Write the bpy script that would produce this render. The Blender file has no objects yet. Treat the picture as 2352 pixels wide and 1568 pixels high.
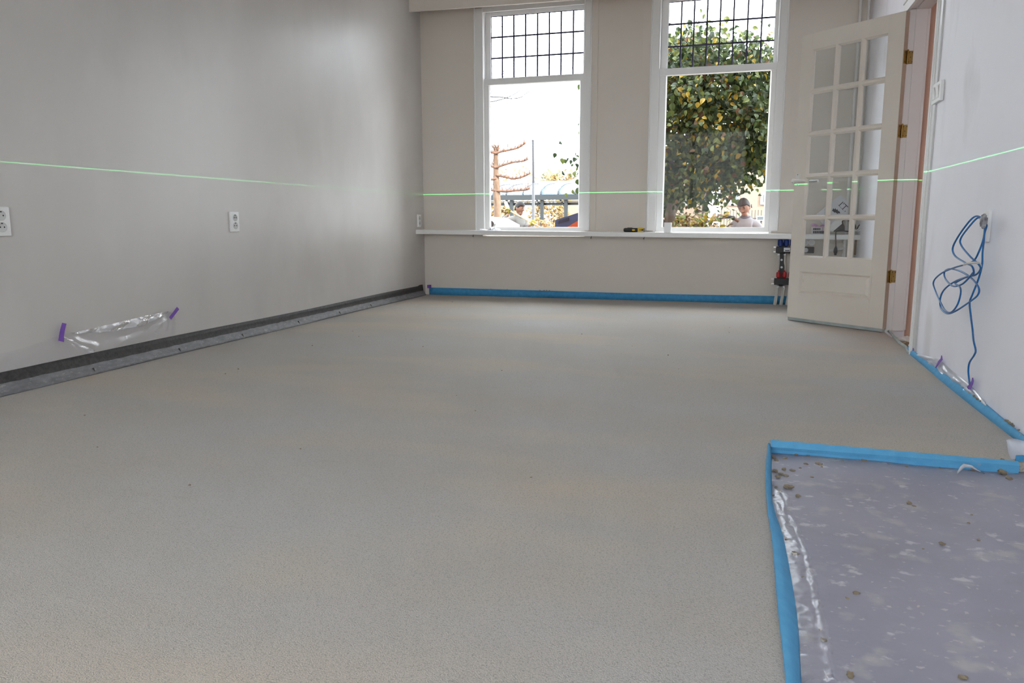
import bpy, bmesh, math, random
import numpy as np
from mathutils import Vector, Matrix, Euler
R = math.radians
random.seed(7)
C = bpy.context.scene.collection
sc = bpy.context.scene

# ------------------------------------------------------------------ camera
ROOM_L, ROOM_R, ROOM_B, CAM_H = -3.032, 0.940, 7.081, 0.74
F_PX, PITCH, ROLL, YAW = 1743.93, 0.158707, -0.001902, 0.290921
def cam_axes():
    c, s = math.cos(YAW), math.sin(YAW)
    fw, rt, up = Vector((-s, c, 0)), Vector((c, s, 0)), Vector((0, 0, 1))
    c, s = math.cos(PITCH), math.sin(PITCH)
    fw, up = fw * c - up * s, up * c + fw * s
    c, s = math.cos(ROLL), math.sin(ROLL)
    rt, up = rt * c + up * s, up * c - rt * s
    return rt, up, fw
RT, UP, FW = cam_axes()
cd = bpy.data.cameras.new('camera'); cam = bpy.data.objects.new('camera', cd); C.objects.link(cam)
cam.matrix_world = Matrix(((RT.x, UP.x, -FW.x, 0), (RT.y, UP.y, -FW.y, 0), (RT.z, UP.z, -FW.z, CAM_H), (0, 0, 0, 1)))
cd.sensor_width = 36.0; cd.lens = F_PX / 2352 * 36.0; cd.clip_start = 0.02; cd.clip_end = 500
sc.camera = cam
def at(u, v, axis, val):
    """Where the sight line through photo pixel (u, v) meets the plane axis = val."""
    d = FW + RT * ((u - 1176) / F_PX) - UP * ((v - 784) / F_PX)
    o = Vector((0, 0, CAM_H)); return o + d * ((val - o[axis]) / d[axis])

# ------------------------------------------------------------------ light
world = bpy.data.worlds.new('sky'); sc.world = world; world.use_nodes = True
bg = world.node_tree.nodes['Background']
bg.inputs["Color"].default_value = (0.89, 0.95, 1.0, 1); bg.inputs['Strength'].default_value = 5.8
sd = bpy.data.lights.new('sun', 'SUN'); sun = bpy.data.objects.new('sun', sd); C.objects.link(sun)
sd.energy = 6.5; sd.angle = R(0.6); sd.color = (1.0, 0.93, 0.82)
sun.rotation_euler = Vector((-0.70, 0.40, -0.55)).to_track_quat('-Z', 'Y').to_euler()
sun.location = (6, -8, 9)
sc.view_settings.view_transform = 'Standard'; sc.view_settings.look = 'None'
sc.view_settings.gamma = 1.0; sc.view_settings.use_curve_mapping = False
sc.view_settings.exposure = 1.05
sc.cycles.use_denoising = True
sc.cycles.max_bounces = 14; sc.cycles.diffuse_bounces = 8; sc.cycles.glossy_bounces = 4
sc.cycles.transparent_max_bounces = 24; sc.cycles.sample_clamp_indirect = 6.0
# rotary laser level on its tripod behind the camera: a thin green sheet of light
ld = bpy.data.lights.new('laser_level_beam', 'POINT'); lo = bpy.data.objects.new('laser_level_beam', ld); C.objects.link(lo)
lo.location = (-0.75, -1.3, 0.989); ld.energy = 3200; ld.color = (0.10, 1.0, 0.22); ld.shadow_soft_size = 0.0
ld.use_nodes = True
_n = ld.node_tree.nodes; _l = ld.node_tree.links
_e = [q for q in _n if q.type == 'EMISSION'][0]
_g = _n.new('ShaderNodeNewGeometry'); _s = _n.new('ShaderNodeSeparateXYZ'); _l.new(_g.outputs['Incoming'], _s.inputs[0])
_a = _n.new('ShaderNodeMath'); _a.operation = 'ABSOLUTE'; _l.new(_s.outputs['Z'], _a.inputs[0])
_c = _n.new('ShaderNodeMath'); _c.operation = 'LESS_THAN'; _c.inputs[1].default_value = 0.00034; _l.new(_a.outputs[0], _c.inputs[0])
_b = _n.new('ShaderNodeMath'); _b.operation = 'ABSOLUTE'; _l.new(_s.outputs['Y'], _b.inputs[0])
_d = _n.new('ShaderNodeMath'); _d.operation = 'POWER'; _d.inputs[1].default_value = 8.0; _l.new(_b.outputs[0], _d.inputs[0])
_m = _n.new('ShaderNodeMath'); _m.operation = 'MULTIPLY'; _l.new(_c.outputs[0], _m.inputs[0]); _l.new(_d.outputs[0], _m.inputs[1])
_l.new(_m.outputs[0], _e.inputs['Strength'])

# ------------------------------------------------------------------ materials
M = {}
def mat(name, col, rough=0.6, spec=0.3, metal=0.0, var=None, scale=4.0, stretch=(1, 1, 1), bump=0.0, bscale=60.0, detail=4.0, bdist=0.01, rng=(0.35, 0.65), transl=0.0):
    m = bpy.data.materials.new(name); m.use_nodes = True; M[name] = m
    nt = m.node_tree; p = nt.nodes['Principled BSDF']
    p.inputs['Base Color'].default_value = (*col, 1); p.inputs['Roughness'].default_value = rough
    p.inputs['Metallic'].default_value = metal; p.inputs['Specular IOR Level'].default_value = spec
    tc = nt.nodes.new('ShaderNodeTexCoord'); mp = nt.nodes.new('ShaderNodeMapping'); mp.inputs['Scale'].default_value = stretch
    nt.links.new(tc.outputs['Object'], mp.inputs['Vector'])
    if var is not None:
        nz = nt.nodes.new('ShaderNodeTexNoise'); nz.inputs['Scale'].default_value = scale; nz.inputs['Detail'].default_value = detail
        nt.links.new(mp.outputs[0], nz.inputs['Vector'])
        rp = nt.nodes.new('ShaderNodeValToRGB'); rp.color_ramp.elements[0].position = rng[0]; rp.color_ramp.elements[1].position = rng[1]
        rp.color_ramp.elements[0].color = (*col, 1); rp.color_ramp.elements[1].color = (*var, 1)
        nt.links.new(nz.outputs['Fac'], rp.inputs[0]); nt.links.new(rp.outputs[0], p.inputs['Base Color'])
    if bump:
        nb = nt.nodes.new('ShaderNodeTexNoise'); nb.inputs['Scale'].default_value = bscale; nb.inputs['Detail'].default_value = 3
        nt.links.new(tc.outputs['Object'], nb.inputs['Vector'])
        b = nt.nodes.new('ShaderNodeBump'); b.inputs['Strength'].default_value = bump; b.inputs['Distance'].default_value = bdist
        nt.links.new(nb.outputs['Fac'], b.inputs['Height']); nt.links.new(b.outputs[0], p.inputs['Normal'])
    if transl:
        t = nt.nodes.new('ShaderNodeBsdfTranslucent'); t.inputs['Color'].default_value = (*[min(1, c * 1.3) for c in col], 1)
        mx = nt.nodes.new('ShaderNodeMixShader'); mx.inputs[0].default_value = transl
        nt.links.new(p.outputs[0], mx.inputs[1]); nt.links.new(t.outputs[0], mx.inputs[2])
        nt.links.new(mx.outputs[0], nt.nodes['Material Output'].inputs['Surface'])
    return m
def layer(m, col, scale, lo, hi, stretch=(1, 1, 1), amount=1.0, detail=5.0):
    """one more stain layer mixed over a material's base colour"""
    nt = m.node_tree; p = nt.nodes['Principled BSDF']; tc = nt.nodes.new('ShaderNodeTexCoord'); mp = nt.nodes.new('ShaderNodeMapping')
    mp.inputs['Scale'].default_value = stretch; mp.inputs['Location'].default_value = (random.uniform(0, 9), random.uniform(0, 9), random.uniform(0, 9))
    nz = nt.nodes.new('ShaderNodeTexNoise'); nz.inputs['Scale'].default_value = scale; nz.inputs['Detail'].default_value = detail
    mr = nt.nodes.new('ShaderNodeMapRange'); mr.inputs['From Min'].default_value = lo; mr.inputs['From Max'].default_value = hi; mr.inputs['To Max'].default_value = amount
    mx = nt.nodes.new('ShaderNodeMix'); mx.data_type = 'RGBA'
    nt.links.new(tc.outputs['Object'], mp.inputs[0]); nt.links.new(mp.outputs[0], nz.inputs['Vector']); nt.links.new(nz.outputs['Fac'], mr.inputs[0])
    nt.links.new(mr.outputs[0], mx.inputs['Factor'])
    ic = p.inputs['Base Color']
    if ic.is_linked: nt.links.new(ic.links[0].from_socket, mx.inputs['A'])
    else: mx.inputs['A'].default_value = ic.default_value
    mx.inputs['B'].default_value = (*col, 1); nt.links.new(mx.outputs['Result'], ic)
    return m
def clear(name, tint=(1, 1, 1), gloss=0.07, rough=0.0, haze=0.0, hazecol=(0.8, 0.8, 0.82), crinkle=0.0, cscale=30):
    m = bpy.data.materials.new(name); m.use_nodes = True; M[name] = m; nt = m.node_tree; nt.nodes.clear()
    out = nt.nodes.new('ShaderNodeOutputMaterial'); t = nt.nodes.new('ShaderNodeBsdfTransparent'); t.inputs[0].default_value = (*tint, 1)
    g = nt.nodes.new('ShaderNodeBsdfGlossy'); g.inputs['Roughness'].default_value = rough; g.inputs['Color'].default_value = (1, 1, 1, 1)
    last = t
    if haze:
        d = nt.nodes.new('ShaderNodeBsdfDiffuse'); d.inputs[0].default_value = (*hazecol, 1); x = nt.nodes.new('ShaderNodeMixShader'); x.inputs[0].default_value = haze
        nt.links.new(t.outputs[0], x.inputs[1]); nt.links.new(d.outputs[0], x.inputs[2]); last = x
    fr = nt.nodes.new('ShaderNodeLayerWeight'); fr.inputs['Blend'].default_value = 0.25
    mr = nt.nodes.new('ShaderNodeMapRange'); mr.inputs['To Min'].default_value = gloss; mr.inputs['To Max'].default_value = min(1, gloss * 6)
    nt.links.new(fr.outputs['Fresnel'], mr.inputs[0])
    x = nt.nodes.new('ShaderNodeMixShader'); nt.links.new(mr.outputs[0], x.inputs[0]); nt.links.new(last.outputs[0], x.inputs[1]); nt.links.new(g.outputs[0], x.inputs[2])
    if crinkle:
        tc = nt.nodes.new('ShaderNodeTexCoord'); nb = nt.nodes.new('ShaderNodeTexNoise'); nb.inputs['Scale'].default_value = cscale; nb.inputs['Detail'].default_value = 3
        b = nt.nodes.new('ShaderNodeBump'); b.inputs['Strength'].default_value = crinkle; b.inputs['Distance'].default_value = 0.02
        nt.links.new(tc.outputs['Object'], nb.inputs['Vector']); nt.links.new(nb.outputs['Fac'], b.inputs['Height']); nt.links.new(b.outputs[0], g.inputs['Normal'])
    nt.links.new(x.outputs[0], out.inputs[0]); return m

m = mat('screed', (0.455, 0.42, 0.375), 0.85, 0.25, var=(0.46, 0.45, 0.435), scale=1.3, stretch=(0.8, 1.2, 1), bump=0.7, bscale=340, bdist=0.004, detail=6)
layer(m, (0.54, 0.465, 0.37), 1.1, 0.50, 0.70, (0.8, 1.7, 1), 0.75)
layer(m, (0.30, 0.285, 0.26), 210, 0.50, 0.7, (1, 1, 1), 0.75, 4)
layer(m, (0.58, 0.54, 0.48), 300, 0.58, 0.72, (1, 1, 1), 0.6, 3)
layer(m, (0.30, 0.28, 0.24), 9, 0.70, 0.80, (0.5, 2.2, 1), 0.35)
layer(m, (0.28, 0.26, 0.22), 70, 0.72, 0.80, (1, 1.8, 1), 0.6, 2)
m = mat('wall_grey', (0.54, 0.515, 0.49), 0.36, 0.7, var=(0.58, 0.555, 0.53), scale=0.9, stretch=(1, 1.4, 0.6), bump=0.06, bscale=9, bdist=0.02)
layer(m, (0.46, 0.435, 0.415), 1.5, 0.50, 0.74, (1, 1.3, 0.7), 0.5)
layer(m, (0.62, 0.60, 0.58), 3.5, 0.56, 0.74, (1, 1.0, 0.45), 0.35)
m = mat('wall_back', (0.68, 0.625, 0.56), 0.7, 0.2, var=(0.70, 0.645, 0.585), scale=1.2, bump=0.04, bscale=30)
m = mat('wall_white', (0.85, 0.845, 0.91), 0.55, 0.35, var=(0.87, 0.865, 0.925), scale=1.0, bump=0.05, bscale=25)
layer(m, (0.74, 0.72, 0.77), 1.5, 0.50, 0.75, (1, 1.2, 0.75), 0.5)
layer(m, (0.66, 0.64, 0.69), 3.2, 0.62, 0.78, (1, 1.5, 0.5), 0.5, 4)
layer(m, (0.66, 0.64, 0.66), 1.5, 0.60, 0.70, (1, 1.2, 0.7), 0.5)
mat('ceiling', (0.80, 0.80, 0.79), 0.8)
mat('paint_white', (0.78, 0.775, 0.76), 0.35, 0.45, var=(0.80, 0.795, 0.785), scale=3, bump=0.02, bscale=40)
mat('paint_sash', (0.80, 0.80, 0.79), 0.32, 0.45)
m = mat('door_cream', (0.70, 0.645, 0.58), 0.42, 0.4, var=(0.73, 0.68, 0.615), scale=2.5, bump=0.03, bscale=45)
layer(m, (0.48, 0.42, 0.35), 14, 0.70, 0.78, (1, 1, 0.5), 0.5)
mat('door_edge', (0.50, 0.43, 0.35), 0.6, 0.2, var=(0.44, 0.37, 0.30), scale=8)
mat('jamb', (0.70, 0.68, 0.68), 0.45, 0.35)
mat('salmon', (0.62, 0.44, 0.35), 0.8, 0.2, var=(0.58, 0.41, 0.33), scale=3)
mat('hall_floor', (0.42, 0.35, 0.28), 0.9, 0.1, var=(0.55, 0.50, 0.45), scale=8, bump=0.5, bscale=30)
mat('bitumen', (0.022, 0.021, 0.021), 0.5, 0.4, var=(0.05, 0.047, 0.045), scale=60, bump=0.5, bscale=220, bdist=0.004)
m = mat('bitumen_foot_sheen', (0.14, 0.14, 0.15), 0.45, 0.4, var=(0.20, 0.20, 0.21), scale=50, stretch=(1, 0.4, 1), bump=0.5, bscale=200, bdist=0.004)  # lighter grey puts the sheen of the out-turned foot into its colour
layer(m, (0.34, 0.33, 0.30), 90, 0.62, 0.72, (1, 0.5, 1), 0.6, 2)
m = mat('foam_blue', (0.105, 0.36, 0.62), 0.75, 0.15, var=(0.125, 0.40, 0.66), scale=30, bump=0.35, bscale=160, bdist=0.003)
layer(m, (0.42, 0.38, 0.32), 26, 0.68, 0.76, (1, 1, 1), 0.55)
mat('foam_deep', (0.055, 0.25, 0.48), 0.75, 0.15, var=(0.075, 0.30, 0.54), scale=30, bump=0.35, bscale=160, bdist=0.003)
mat('foam_pale', (0.45, 0.49, 0.48), 0.7, 0.2, var=(0.36, 0.42, 0.43), scale=14, bump=0.3, bscale=90)
m = mat('foil_lilac', (0.29, 0.285, 0.345), 0.42, 0.4, var=(0.34, 0.33, 0.39), scale=2.6, stretch=(1.2, 0.8, 1), bump=0.3, bscale=12, bdist=0.015)
layer(m, (0.50, 0.48, 0.45), 11, 0.58, 0.70, (1, 1.1, 1), 0.6, 7)
layer(m, (0.62, 0.61, 0.62), 22, 0.62, 0.70, (1, 1.2, 1), 0.7, 6)
layer(m, (0.60, 0.57, 0.52), 60, 0.66, 0.72, (1, 1, 1), 0.6, 3)
layer(m, (0.27, 0.26, 0.29), 5, 0.55, 0.78, (1, 1, 1), 0.55, 7)
m = mat('crumb', (0.42, 0.355, 0.26), 0.95, 0.1, var=(0.33, 0.27, 0.19), scale=40, bump=0.6, bscale=150, bdist=0.004)
mat('plastic_white', (0.80, 0.80, 0.79), 0.3, 0.5)
mat('plastic_shade', (0.55, 0.55, 0.54), 0.35, 0.4)  # darker copy of the white plastic, painting in the shade of recessed parts
mat('hole_dark', (0.03, 0.03, 0.03), 0.8)
mat('tape_purple', (0.19, 0.085, 0.42), 0.55, 0.3, var=(0.22, 0.10, 0.47), scale=20)
mat('cable_blue', (0.006, 0.115, 0.34), 0.35, 0.5)
mat('tie_grey', (0.42, 0.42, 0.43), 0.4, 0.4, var=(0.12, 0.11, 0.13), scale=45)
mat('brass', (0.36, 0.235, 0.07), 0.42, 0.5, 0.85, var=(0.28, 0.19, 0.07), scale=20)
mat('brass_dark', (0.06, 0.045, 0.02), 0.5)
mat('metal', (0.62, 0.62, 0.61), 0.3, 0.5, 0.8)
mat('handle_white', (0.74, 0.73, 0.70), 0.3, 0.5)
mat('black', (0.012, 0.012, 0.014), 0.45, 0.4)
mat('cap_blue', (0.004, 0.03, 0.20), 0.4, 0.4)
mat('cap_red', (0.40, 0.008, 0.012), 0.4, 0.4)
mat('pipe_clear', (0.56, 0.55, 0.51), 0.35, 0.4)
mat('pipe_white', (0.72, 0.71, 0.69), 0.35, 0.4)
mat('label_white', (0.66, 0.66, 0.68), 0.6)
mat('print', (0.035, 0.035, 0.06), 0.7)
mat('purple_box', (0.44, 0.36, 0.50), 0.5)
mat('pink_film', (0.62, 0.32, 0.62), 0.4)
mat('cardboard', (0.33, 0.22, 0.14), 0.9, var=(0.28, 0.185, 0.12), scale=12)
mat('wood', (0.45, 0.31, 0.18), 0.6, var=(0.38, 0.25, 0.14), scale=9, stretch=(1, 1, 0.2))
mat('yellow', (0.70, 0.47, 0.02), 0.4, 0.4)
mat('bag_white', (0.66, 0.66, 0.70), 0.45)
mat('lead', (0.055, 0.05, 0.10), 0.6)
clear('glass', (0.985, 0.99, 0.99), 0.0022)
clear('glass_old', (0.97, 0.98, 0.99), 0.01)
clear('door_glass', (0.93, 0.95, 0.95), 0.05)
clear('film', (0.96, 0.96, 0.97), 0.022, 0.24, 0.07, (0.80, 0.80, 0.84), 0.4, 12)
clear('film_bright', (0.9, 0.9, 0.92), 0.14, 0.2, 0.40, (0.86, 0.86, 0.90), 0.7, 30)
clear('film_white', (0.85, 0.86, 0.90), 0.05, 0.3, 0.50, (0.80, 0.82, 0.88), 0.5, 20)

# ------------------------------------------------------------------ mesh helpers
class MB:
    def __init__(s): s.v = []; s.f = []; s.mi = []; s.m = 0
    def add(s, vs, fs):
        o = len(s.v); s.v += [tuple(q) for q in vs]; s.f += [tuple(i + o for i in f) for f in fs]; s.mi += [s.m] * len(fs); return s
    def box(s, a, b, bev=0.0):
        (x0, y0, z0), (x1, y1, z1) = tuple(map(min, a, b)), tuple(map(max, a, b))
        if bev <= 0:
            return s.add([(x0, y0, z0), (x1, y0, z0), (x1, y1, z0), (x0, y1, z0), (x0, y0, z1), (x1, y0, z1), (x1, y1, z1), (x0, y1, z1)],
                         [(0, 3, 2, 1), (4, 5, 6, 7), (0, 1, 5, 4), (1, 2, 6, 5), (2, 3, 7, 6), (3, 0, 4, 7)])
        bm = bmesh.new(); bmesh.ops.create_cube(bm, size=1.0)
        for q in bm.verts: q.co = Vector(((x0 + x1) / 2 + q.co.x * (x1 - x0), (y0 + y1) / 2 + q.co.y * (y1 - y0), (z0 + z1) / 2 + q.co.z * (z1 - z0)))
        bmesh.ops.bevel(bm, geom=bm.edges[:], offset=min(bev, 0.45 * min(x1 - x0, y1 - y0, z1 - z0)), segments=2, affect='EDGES', profile=0.7)
        bm.verts.index_update(); s.add([q.co[:] for q in bm.verts], [[q.index for q in f.verts] for f in bm.faces]); bm.free(); return s
    def tube(s, pts, r, n=8, cap=True, closed=False):
        pts = [Vector(p) for p in pts]; k = len(pts); rs = r if isinstance(r, (list, tuple)) else [r] * k
        vs = []; fs = []; prev = None
        for i, p in enumerate(pts):
            if closed: t = pts[(i + 1) % k] - pts[i - 1]
            else: t = pts[min(i + 1, k - 1)] - pts[max(i - 1, 0)]
            if t.length < 1e-9: t = Vector((0, 0, 1))
            t.normalize()
            if prev is None:
                a = Vector((0, 0, 1)) if abs(t.z) < 0.9 else Vector((1, 0, 0)); nx = t.cross(a).normalized()
            else:
                nx = prev - t * prev.dot(t)
                nx = nx.normalized() if nx.length > 1e-6 else t.orthogonal().normalized()
            prev = nx; ny = t.cross(nx)
            for j in range(n):
                an = 2 * math.pi * j / n; vs.append(p + (nx * math.cos(an) + ny * math.sin(an)) * rs[i])
        for i in range(k if closed else k - 1):
            for j in range(n):
                a = i * n + j; b = i * n + (j + 1) % n; c = ((i + 1) % k) * n + (j + 1) % n; d = ((i + 1) % k) * n + j; fs.append((a, b, c, d))
        if cap and not closed: fs.append(tuple(range(n - 1, -1, -1))); fs.append(tuple((k - 1) * n + j for j in range(n)))
        return s.add(vs, fs)
    def disc(s, c, axis, r, h, n=16, r2=None):
        c = Vector(c); d = Vector(axis).normalized(); return s.tube([c, c + d * h], [r, r if r2 is None else r2], n)
    def lathe(s, prof, origin=(0, 0, 0), axis=(0, 0, 1), n=16):
        q = Vector((0, 0, 1)).rotation_difference(Vector(axis).normalized()); o = Vector(origin); vs = []; fs = []
        for (r, z) in prof:
            for j in range(n): an = 2 * math.pi * j / n; vs.append(o + q @ Vector((r * math.cos(an), r * math.sin(an), z)))
        for i in range(len(prof) - 1):
            for j in range(n): fs.append((i * n + j, i * n + (j + 1) % n, (i + 1) * n + (j + 1) % n, (i + 1) * n + j))
        fs.append(tuple(range(n - 1, -1, -1))); fs.append(tuple((len(prof) - 1) * n + j for j in range(n)))
        return s.add(vs, fs)
    def prism(s, poly, d):
        """poly: planar 3-d outline, d: extrusion vector"""
        k = len(poly); d = Vector(d); vs = [Vector(p) for p in poly]; vs += [p + d for p in vs]
        return s.add(vs, [tuple(range(k - 1, -1, -1)), tuple(range(k, 2 * k))] + [(i, (i + 1) % k, k + (i + 1) % k, k + i) for i in range(k)])
    def grid(s, rows, closed=False):
        n = len(rows[0]); vs = [p for r in rows for p in r]; fs = []
        for i in range(len(rows) - 1):
            for j in range(n if closed else n - 1): fs.append((i * n + j, i * n + (j + 1) % n, (i + 1) * n + (j + 1) % n, (i + 1) * n + j))
        return s.add(vs, fs)
    def ball(s, c, r, nu=10, nv=7, fn=None):
        r = r if isinstance(r, (tuple, list)) else (r, r, r); rows = []
        for i in range(nv + 1):
            th = math.pi * i / nv; row = []
            for j in range(nu):
                ph = 2 * math.pi * j / nu; d = Vector((math.sin(th) * math.cos(ph), math.sin(th) * math.sin(ph), math.cos(th))); k = fn(d) if fn else 1
                row.append((c[0] + d.x * r[0] * k, c[1] + d.y * r[1] * k, c[2] + d.z * r[2] * k))
            rows.append(row)
        return s.grid(rows, True)
    def build(s, name, mats, parent=None, smooth=False, loc=None, thick=None):
        me = bpy.data.meshes.new(name); me.from_pydata(s.v, [], s.f); me.validate()
        mats = mats if isinstance(mats, (list, tuple)) else [mats]
        for q in mats: me.materials.append(M[q] if isinstance(q, str) else q)
        if len(mats) > 1 and len(me.polygons) == len(s.mi): me.polygons.foreach_set('material_index', s.mi)
        bm = bmesh.new(); bm.from_mesh(me); bmesh.ops.recalc_face_normals(bm, faces=bm.faces[:]); bm.to_mesh(me); bm.free()
        if smooth is True: me.polygons.foreach_set('use_smooth', [True] * len(me.polygons))
        elif smooth:
            me.polygons.foreach_set('use_smooth', [True] * len(me.polygons)); me.set_sharp_from_angle(angle=R(smooth))
        o = bpy.data.objects.new(name, me); C.objects.link(o); o.parent = parent
        if loc is not None: o.location = loc
        if thick: md = o.modifiers.new('thick', 'SOLIDIFY'); md.thickness = thick; md.offset = 0
        return o
def tag(o, label=None, cat=None, group=None, kind=None):
    if label: o['label'] = label
    if cat: o['category'] = cat
    if group: o['group'] = group
    if kind: o['kind'] = kind
    return o
def empty(name, loc=(0, 0, 0), rz=0.0):
    o = bpy.data.objects.new(name, None); C.objects.link(o); o.location = loc; o.rotation_euler = (0, 0, rz); o.empty_display_size = 0.1; return o
def struct(o, label, cat): return tag(o, label, cat, kind='structure')
def dup(o, name=None, parent=None):
    c = o.copy(); C.objects.link(c); c.parent = parent
    if name: c.name = name
    for k in o.children: dup(k, None, c)
    return c
def spline(pts, n=8, closed=False):
    pts = [Vector(p) for p in pts]; k = len(pts); out = []
    for i in range(k if closed else k - 1):
        if closed: p0, p1, p2, p3 = pts[i - 1], pts[i], pts[(i + 1) % k], pts[(i + 2) % k]
        else: p0, p1, p2, p3 = pts[max(i - 1, 0)], pts[i], pts[i + 1], pts[min(i + 2, k - 1)]
        for j in range(n):
            t = j / n; out.append(0.5 * ((2 * p1) + (p2 - p0) * t + (2 * p0 - 5 * p1 + 4 * p2 - p3) * t * t + (3 * p1 - p0 - 3 * p2 + p3) * t ** 3))
    if not closed: out.append(pts[-1])
    return out
def wall_with_holes(name, axis, p0, p1, lo, hi, z0, z1, holes, material):
    """wall slab between axis = p0 and p1, running lo..hi along the other axis; holes are (a0, a1, z0, z1)"""
    xs = sorted({lo, hi, *[h[0] for h in holes], *[h[1] for h in holes]}); zs = sorted({z0, z1, *[h[2] for h in holes], *[h[3] for h in holes]})
    b = MB()
    for i in range(len(xs) - 1):
        for j in range(len(zs) - 1):
            cx = (xs[i] + xs[i + 1]) / 2; cz = (zs[j] + zs[j + 1]) / 2
            if any(h[0] < cx < h[1] and h[2] < cz < h[3] for h in holes): continue
            if axis == 1: b.box((xs[i], p0, zs[j]), (xs[i + 1], p1, zs[j + 1]))
            else: b.box((p0, xs[i], zs[j]), (p1, xs[i + 1], zs[j + 1]))
    # drop the faces two neighbouring blocks share
    key = {}
    for i, f in enumerate(b.f):
        k = tuple(sorted(tuple(round(c, 4) for c in b.v[q]) for q in f)); key.setdefault(k, []).append(i)
    dead = {i for v in key.values() if len(v) > 1 for i in v}
    b.f = [f for i, f in enumerate(b.f) if i not in dead]; b.mi = [0] * len(b.f)
    return b.build(name, material)
# ------------------------------------------------------------------ the room shell
EDGE_PX = [(1765, 1017), (1761, 1060), (1760, 1101), (1762, 1140), (1766, 1184), (1775, 1245), (1787, 1388), (1800, 1500), (1807, 1568)]
edge = [at(u, v, 2, 0.0) for u, v in EDGE_PX]
edge = [Vector((0.120, 2.600, 0))] + edge[1:] + [Vector((0.125, 0.9, 0)), Vector((0.13, -1.6, 0))]
poly = [(ROOM_L, -1.6, 0)] + [tuple(p) for p in reversed(edge)] + [(ROOM_R, 2.600, 0), (ROOM_R, ROOM_B, 0), (ROOM_L, ROOM_B, 0)]
o = MB().prism(poly, (0, 0, -0.07)).build('floor', 'screed')
struct(o, 'fresh sandy grey screed floor across the whole room', 'floor')
# the lower floor inside the recess, laid with foil
rows = []
for i in range(60):
    y = -1.6 + 4.22 * (i / 59); row = []
    for j in range(26):
        x = 0.06 + (ROOM_R - 0.06) * j / 25
        z = -0.031 + 0.0025 * math.sin(9 * x + 3 * y) * math.sin(5 * y - 4 * x) + 0.0012 * math.sin(31 * x + 17 * y)
        row.append((x, y, z))
    rows.append(row)
o = MB().grid(rows).build('floor_recess', 'foil_lilac', smooth=True, thick=0.004)
struct(o, 'lilac grey foil covered lower floor inside the unpoured recess', 'floor')
o = MB().box((ROOM_L - 0.2, -1.8, -0.07), (ROOM_L, 7.48, 3.1)).build('wall_left', 'wall_grey'); struct(o, 'long smooth grey plastered wall with two white sockets', 'wall')
W1 = dict(outer=(-2.549, -1.305), bead=(-2.479, -1.367), open=(-2.395, -1.430), low=(-2.352, -1.470), up=(-2.344, -1.455),
          cames=(-2.234, -2.121, -2.007, -1.892, -1.779, -1.667, -1.553))
W2 = dict(outer=(-0.905, 0.352), bead=(-0.830, 0.297), open=(-0.755, 0.228), low=(-0.699, 0.189), up=(-0.695, 0.197),
          cames=(-0.585, -0.476, -0.365, -0.255, -0.143, -0.026, 0.089))
o = wall_with_holes('wall_back', 1, ROOM_B, 7.20, ROOM_L - 0.2, 1.06, -0.07, 3.1, [(W1['open'][0] - 0.02, W1['open'][1] + 0.02, 0.585, 2.70), (W2['open'][0] - 0.02, W2['open'][1] + 0.02, 0.585, 2.70)], 'wall_back')
struct(o, 'light grey end wall around the two tall windows', 'wall')
o = wall_with_holes('wall_right', 0, ROOM_R, 1.06, -1.8, ROOM_B, -0.07, 3.1, [(4.64, 5.50, -0.07, 2.045)], 'wall_white')
struct(o, 'white plastered wall with grey damp streaks and a doorway', 'wall')
o = wall_with_holes('wall_rear', 1, -1.8, -1.6, ROOM_L, ROOM_R, -0.07, 3.1, [(-2.05, 0.05, 0.75, 2.50)], 'wall_back')
struct(o, 'rear end wall around the garden window', 'wall')
o = MB().box((ROOM_L - 0.2, -1.8, 3.0), (1.06, 7.48, 3.2)).build('ceiling', 'ceiling'); struct(o, 'plain white ceiling over the empty room', 'ceiling')
# garden doors in the rear wall (daylight from behind the camera)
w3 = empty('window_3', (0, -1.7, 0)); struct(w3, 'two light window in the rear wall behind the camera', 'window')
for k in range(3): x = -2.05 + k * 1.025; MB().box((x, -0.03, 0.75), (x + 0.05, 0.03, 2.50)).build('mullion', 'paint_sash', w3)
for k in range(2):
    x = -2.00 + k * 1.025
    for z in (0.75, 2.44): MB().box((x, -0.029, z), (x + 0.975, 0.029, z + 0.06)).build('rail', 'paint_sash', w3)
    MB().box((x, -0.004, 0.81), (x + 0.975, 0.004, 2.44)).build('pane', 'glass', w3)

# pelmet board hung in front of the windows
b = MB(); b.prism([(ROOM_L, 6.83, 2.642), (ROOM_R, 6.83, 2.590), (ROOM_R, 6.83, 3.0), (ROOM_L, 6.83, 3.0)], (0, 0.022, 0)); b.prism([(ROOM_L, 6.824, 2.642), (ROOM_R, 6.824, 2.590), (ROOM_R, 6.824, 2.598), (ROOM_L, 6.824, 2.650)], (0, 0.006, 0))
o = b.build('trim_1', 'wall_back'); struct(o, 'white pelmet board under the ceiling above the windows', 'trim')

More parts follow.
